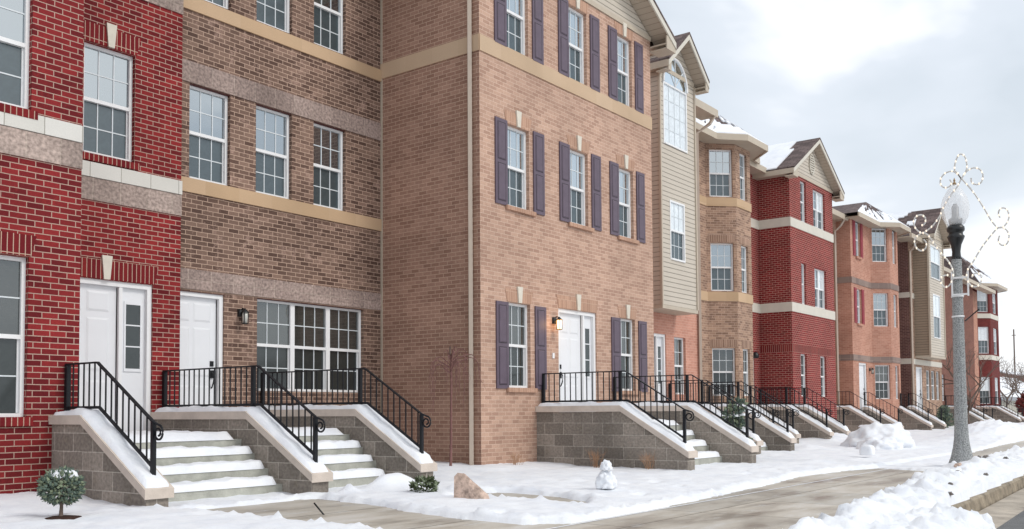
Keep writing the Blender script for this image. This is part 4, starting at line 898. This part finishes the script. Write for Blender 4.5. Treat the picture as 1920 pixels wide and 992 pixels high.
for z in (2.0,2.3): m.box(18.2,18.235,3.76,4.02,z,z+.03)
m.build('mounting_bracket',M['white'],t)
# ---------------------------------------------------------------- plants, stones, snow figures
def needleball(mb,tips,c,rx,rz,n,L_,seed,flat=None):
    r=random.Random(seed)
    for i in range(n):
        d=Vector((r.gauss(0,1),r.gauss(0,1),r.gauss(0,1))).normalized(); rad=r.uniform(.45,1.0)**.5
        p=Vector((d.x*rx*rad,d.y*rx*rad,d.z*rz*rad))+Vector(c)
        ax=(d+Vector((r.gauss(0,.35),r.gauss(0,.35),r.gauss(.25,.35)))).normalized()
        ln=L_*r.uniform(.7,1.3); tgt=tips if r.random()<.33 else mb
        rr_=ln*.26; e1=ax.orthogonal().normalized(); e2=ax.cross(e1); ring=[p+ax*ln*.45+(e1*math.cos(q_*1.257)+e2*math.sin(q_*1.257))*rr_ for q_ in range(5)]
        for q_ in range(5):
            tgt.face([p,ring[q_],ring[(q_+1)%5]],uv=[(0,0)]*3); tgt.face([ring[q_],p+ax*ln,ring[(q_+1)%5]],uv=[(0,0)]*3)
        for k in range(9):
            u=r.random(); b=p+ax*ln*u
            q=(ax*.55+Vector((r.gauss(0,1),r.gauss(0,1),r.gauss(0,1))).normalized()*.85).normalized()*ln*.30
            s=ax.cross(q).normalized()*ln*.05 if ax.cross(q).length>1e-6 else Vector((.002,0,0))
            tgt.face([b-s,b+s,b+q],uv=[(0,0)]*3)
t=thing('potted_spruce'.replace('potted','clipped'),'small clipped blue spruce ball on a short trunk, beside the red wall','shrub',(4.55,8.67,-.93))
a,b=MB(),MB(); needleball(a,b,(4.55,8.67,-.66),.175,.145,900,.048,3); a.build('foliage',M['needle'],t); b.build('pale_tips',M['needle_tip'],t)
m=MB(); m.tube([(4.55,8.67,-.96),(4.555,8.67,-.85),(4.55,8.665,-.70)],[.02,.016,.012],7); m.build('trunk',M['bark'],t)
zs=snow_h(4.56,8.66); m=MB(); m.lathe([(.17,zs-.05),(.165,zs+.012),(.08,zs+.022),(.03,zs+.022)],18,(4.56,8.66,0)); m.build('mulch_ring',M['mulch'],t)
q=snowslab(4.44,4.66,8.56,8.78,lambda x,y: -.565+.03*fbm(x,y,9,1),.07,14,14,seed=2,edge=.09); q.build('snow_layer',M['snow'],t)
t=thing('shrub','low dark green leafy shrub at the foot of the stoop wall','shrub',(8.6,7.85,-.95))
a,b=MB(),MB(); needleball(a,b,(8.58,7.85,-.90),.14,.11,260,.06,9); a.build('foliage',M['leafdk'],t); b.build('shoots',M['needle_tip'],t)
def conifer(loc,h,r,label,seed,snowy=True):
    t=thing('evergreen_bush',label,'evergreen',loc); a,b=MB(),MB(); rr=random.Random(seed)
    for i in range(14):
        f=rr.random(); ang=rr.uniform(0,6.28); rad=r*(1-f*.75)*rr.uniform(.3,.9)
        needleball(a,b,(loc[0]+math.cos(ang)*rad,loc[1]+math.sin(ang)*rad,loc[2]+.15*h+f*h*.8),r*.34,r*.26,70,.10,seed+i)
    a.build('foliage',M['needle'],t); b.build('pale_tips',M['needle_tip'],t)
    m=MB(); m.tube([loc,(loc[0],loc[1],loc[2]+h*.8)],[.03,.012],6); m.build('trunk',M['bark'],t)
    if snowy:
        for i in range(6):
            ang=rr.uniform(0,6.28); f=rr.uniform(.4,.9); x=loc[0]+math.cos(ang)*r*.4; y=loc[1]+math.sin(ang)*r*.4; z=loc[2]+h*f
            q=snowslab(x-.1,x+.1,y-.1,y+.1,lambda a_,b_: z,.05,8,8,seed=i,edge=.09); q.build('snow_clump',M['snow'],t)
conifer((18.1,8.15,-1.0),1.15,.42,'snow-dusted evergreen bush between the purple-shuttered and the salmon house stoops',21)
conifer((46.0,10.6,-1.0),1.1,.5,'snow-dusted evergreen bush left of the lamp post, beyond the clapboard box house steps',33)
def bushblob(loc,r,mt,label,seed):
    t=thing('bush',label,'bush',loc); a,b=MB(),MB(); needleball(a,b,(loc[0],loc[1],loc[2]+r),r,r,500,.16*r*2,seed); a.build('foliage',M[mt],t); b.build('shoots',M[mt],t)
bushblob((78,11.9,-.9),1.05,'redleaf','dark red bush at the far end of the row','31' and 31)
bushblob((80,10.9,-.9),.85,'leafdk','dark green bush at the far right end of the row',32)
# weeping tree
t=thing('weeping_tree','young bare weeping tree with a thin reddish trunk against the tan side wall','tree',(11.9,10.31,-.93))
m=MB(); m.tube([(11.9,10.31,-1.02),(11.905,10.30,-.5),(11.92,10.31,0),(11.925,10.31,.5),(11.915,10.32,.98)],[.026,.021,.018,.015,.010],7); m.build('trunk',M['redbark'],t)
r=random.Random(5); m=MB()
for i in range(19):
    an=r.uniform(0,6.28); L_=r.uniform(.22,.50); z0=r.uniform(.62,.95); dr=r.uniform(.3,1.15)
    P=[Vector((11.92,10.31,z0))]; 
    for k in range(1,9):
        f=k/8; P.append(Vector((11.92+math.cos(an)*L_*math.sin(min(1,f*1.7)*1.57)+r.gauss(0,.012),10.31+math.sin(an)*L_*math.sin(min(1,f*1.7)*1.57)+r.gauss(0,.012),z0+.14*math.sin(f*3.1)*1.4-dr*max(0,f-.25)**1.3)))
    m.tube(P,[.009-.006*j/8 for j in range(9)],4)
    for q in range(3):
        s=P[r.randint(3,7)]; m.tube([s,s+Vector((r.gauss(0,.05),r.gauss(0,.05),-.05)),s+Vector((r.gauss(0,.07),r.gauss(0,.07),-.18))],[.003,.002,.001],3)
m.build('branches',M['redbark'],t)
m=MB(); m.tube([(11.915,10.32,.95),(11.91,10.32,1.08)],.012,6); m.build('top_stub',M['bark'],t)
def tuft(loc,h,n,label,seed):
    r=random.Random(seed); m=MB()
    for i in range(n):
        a=r.uniform(0,6.28); l=h*r.uniform(.5,1); s=r.uniform(.25,.8)*h; b=Vector(loc)+Vector((r.gauss(0,.03),r.gauss(0,.03),-.03))
        e=b+Vector((math.cos(a)*s*.6,math.sin(a)*s*.6,l)); mid=(b+e)/2+Vector((0,0,l*.12)); m.tube([b,mid,e],[.003,.0025,.001],3)
        for q in range(2): m.tube([mid,mid+Vector((r.gauss(0,.06),r.gauss(0,.06),.1*h*2))],[.002,.001],3)
    o=m.build('dry_plant',M['dry'],org=loc); tag(o,label,'dry plant','dry stems in the snow by the tan wall')
tuft((12.95,9.75,-.93),.34,22,'dry stems in the snow below the tan front wall, left one of the three',1)
tuft((13.86,8.75,-.93),.36,30,'orange dry stems in front of the wide block stoop wall',2)
tuft((13.88,7.75,-.95),.36,22,'dry stems behind the snowman',3)
# boulder
import bmesh
def lump(name,loc,sx,sy,sz,amp,fr,mt,seed,sub=4,cut=None,label=None,cat=None,shape=None):
    bm=bmesh.new(); bmesh.ops.create_icosphere(bm,subdivisions=sub,radius=1)
    for v in bm.verts:
        p=v.co.copy(); d=1+amp*fbm(p.x+seed,p.y+p.z*.7,fr,seed)+amp*.5*noise.noise(p*fr*1.3+Vector((seed,0,0)))
        q=Vector((p.x*sx*d,p.y*sy*d,max(p.z*d,-.35)*sz))
        if shape: q=shape(q)
        v.co=q
    me=bpy.data.meshes.new(name); bm.to_mesh(me); bm.free(); me.materials.append(M[mt])
    for pl_ in me.polygons: pl_.use_smooth= mt=='snow'
    o=bpy.data.objects.new(name,me); C.objects.link(o); o.location=Vector(loc)+Vector((0,0,ZO)); o['_o']=tuple(loc)
    if label: tag(o,label,cat)
    return o
rk=MB()
b=[(8.02,6.98,-1.02),(8.20,6.62,-1.02),(8.34,6.70,-1.02),(8.22,7.02,-1.02)]
B=[Vector(p) for p in b]
# faceted granite: hull of hand-placed points
pts=[(8.00,7.02,-1.05),(8.17,6.58,-1.05),(8.35,6.66,-1.05),(8.24,7.05,-1.05),(8.00,7.01,-.70),(8.02,6.97,-.655),(8.07,6.90,-.66),(8.12,6.80,-.76),(8.17,6.70,-.87),(8.21,6.60,-.96),(8.13,7.0,-.69),(8.27,6.86,-.84),(8.31,6.70,-.93)]
bm=bmesh.new(); vs=[bm.verts.new(Vector(p)-Vector((8.15,6.8,-1.0))) for p in pts]; bmesh.ops.convex_hull(bm,input=vs)
bmesh.ops.subdivide_edges(bm,edges=bm.edges[:],cuts=4,use_grid_fill=True)
for v in bm.verts: v.co+=Vector((1,1,1))*.012*fbm(v.co.x*9,v.co.y*9+v.co.z*9,1,4)
me=bpy.data.meshes.new('boulder'); bm.to_mesh(me); bm.free(); me.materials.append(M['rockm']); o=bpy.data.objects.new('boulder',me); C.objects.link(o); o.location=(8.27,6.82,-.985+ZO); o.scale=(.86,.86,.9); tag(o,'pinkish granite boulder with a sloping back standing in the snow','boulder')
# snowman
t=thing('snowman','small two-ball snowman on the snowy lawn before the block stoop wall','snowman',(10.21,6.3,-.95))
for nm,z,rx,rz_,sd in (('body',-.90,.135,.15,3),('head',-.70,.078,.085,8)):
    o=lump(nm,(10.21,6.3,z),rx,rx*.92,rz_,.48,2.3,'snow',sd); o.parent=t; o.location=Vector((0,0,z+.95)); 
def heap(loc,sx,sy,sz,seed,label,amp=.34,nm='snow_pile'):
    o=lump(nm,loc,sx,sy,sz,amp,2.2,'snow',seed,sub=5,label=label,cat='snow pile'); return o
heap((25.6,7.5,-.98),0.95,.85,.58,4,'large lumpy snow heap before the orange house steps')
heap((24.2,7.1,-1.0),.55,.5,.32,12,'low snow heap joined to the left of the large lumpy heap')
lump('snow_block',(19.96,6.1,-.86),.17,.17,.17,.10,1.2,'snow',6,label='squarish block of snow left of the lamp post',cat='snow block',shape=lambda q:Vector((math.tanh(q.x*7)*.17,math.tanh(q.y*7)*.17,math.tanh(q.z*7)*.17)))
lump('snow_lump',(10.35,2.18,-1.20),.17,.14,.14,.3,1.5,'snow',9,label='rounded snow chunk against the kerb, nearest the camera',cat='snow chunk')
lump('snow_lump',(13.1,2.05,-1.22),.14,.09,.12,.2,1.5,'snow',19,label='small white snow chunk lying on the road at the right edge',cat='snow chunk')
m=MB(); m.tube([(6.60,7.40,-1.03),(6.50,7.44,-.90)],.009,6); o=m.build('ground_stake',M['black'],org=(6.55,7.42,-1.03)); tag(o,'thin black stake leaning out of the snow edge beside the walk','stake')
# planter
t=thing('planter','brown wooden planter capped with snow before the stoop left of the snow heap','planter',(34.9,10.6,-1.0)); m=MB(); m.hexa([(34.72,10.42,-1.0),(35.08,10.42,-1.0),(35.08,10.78,-1.0),(34.72,10.78,-1.0)],[(34.68,10.38,-.62),(35.12,10.38,-.62),(35.12,10.82,-.62),(34.68,10.82,-.62)]); m.build('box',M['wood'],t)
q=snowslab(34.6,35.2,10.3,10.9,lambda x,y:-.62,.09,10,10,seed=1,edge=.15); q.build('snow_layer',M['snow'],t)
# litter in the bank: dark clods
for i,(x,y,z,s) in enumerate([(15.2,3.35,-.86,.05),(16.1,3.25,-.88,.045),(13.6,3.0,-.87,.04),(14.4,2.82,-.92,.035),(12.1,2.75,-.90,.03),(11.2,2.56,-.93,.035),(17.2,3.5,-.90,.05),(18.7,3.65,-.93,.05),(19.1,3.4,-.95,.045)]):
    o=lump('dirt_clod',(x,y,max(z,snow_h(x,y)+.0)),s*1.5,s*1.1,s*.8,.9,2.6,'dirty' if i!=0 else 'rockm',i,sub=2,label=['reddish clod on top of the ploughed bank','dark clod in the bank left of the lamp post foot','dark clod half way down the ploughed bank','dark clod on the road side of the bank','small clod near the kerb edge of the bank','clod at the near end of the bare kerb','dark clod right of the reddish one','clod just right of the lamp foot','clod farthest along the ploughed bank'][i],cat='clod')
# ---------------------------------------------------------------- far background
def bare(loc,h,seed,label,sp=.75):
    t=thing('bare_tree',label,'tree',loc,'bare trees beyond the row'); r=random.Random(seed); tr=MB(); br=MB()
    def grow(p,d,l,rad,lv):
        q=p+d*l; mid=(p+q)/2+Vector((r.gauss(0,.04),r.gauss(0,.04),0))*l; (tr if lv==0 else br).tube([p,mid,q],[rad,rad*.85,rad*.7],5 if lv<2 else 3)
        if lv>=5: return
        for k in range(3 if lv<3 else 2):
            nd=(d+Vector((r.gauss(0,sp),r.gauss(0,sp),r.gauss(.15,.35)))).normalized(); grow(q,nd,l*r.uniform(.62,.85),rad*.62,lv+1)
        if lv==0:
            for k in range(2): nd=(d+Vector((r.gauss(0,.8),r.gauss(0,.8),.3))).normalized(); grow(p+d*l*.7,nd,l*.7,rad*.5,lv+2)
    grow(Vector(loc),Vector((0,0,1)),h*.27,h*.018,0); tr.build('trunk',M['bark'],t); br.build('crown',M['bark'],t)
bare((122,21.4,-1.2),8.5,1,'bare tree just right of the last house'); bare((150,25.0,-1.2),9.5,2,'bare tree beyond the snowy roof, left of the tall pole'); bare((136,21.9,-1.2),9.5,3,'bare tree at the right edge of the view')
bare((50.5,10.5,-1.05),5.0,8,'bare reddish tree just right of the lamp post, before the tan wall',sp=.55)
t=thing('garage','low beige building with a wide snow-covered roof beyond the row','building',(150,27,-1.3))
m=MB(); m.box(132,180,24.5,36,-1.36,1.0); m.build('wall',M['farbeige'],t)
m=MB(); m.box(131,181,23.9,36.5,1.0,1.5); m.build('roof_edge',M['fargray'],t)
m=MB(); roofslab(m,(131,24,1.55),(181,24,1.55),(181,30,5.0),(131,30,5.0)); m.face([(131,24,1.5),(131,30,4.93),(131,36,1.5)]); m.build('roof',M['snow'],t)
t=thing('brick_building','distant low brick building with a flat snowy roof behind the white garage roof','building',(230,45,-1.3))
m=MB(); m.box(218,256,40,60,-1.36,7.4); m.build('wall',M['redbrown'],t); m=MB(); m.box(217,257,39,61,7.4,7.9); m.build('roof',M['snow'],t)
t=thing('utility_pole','thin brown utility pole standing far off behind the snowy roof','utility pole',(170,30,-1.3)); m=MB(); m.tube([(170,28.6,-1.3),(170,28.6,12.6)],[.13,.10],8); m.build('post',M['bark'],t); m=MB(); m.box(169.9,170.1,28.3,28.9,11.6,11.7); m.build('crossbar',M['bark'],t)
for o in bpy.data.objects:
    if '_o' in o: del o['_o']
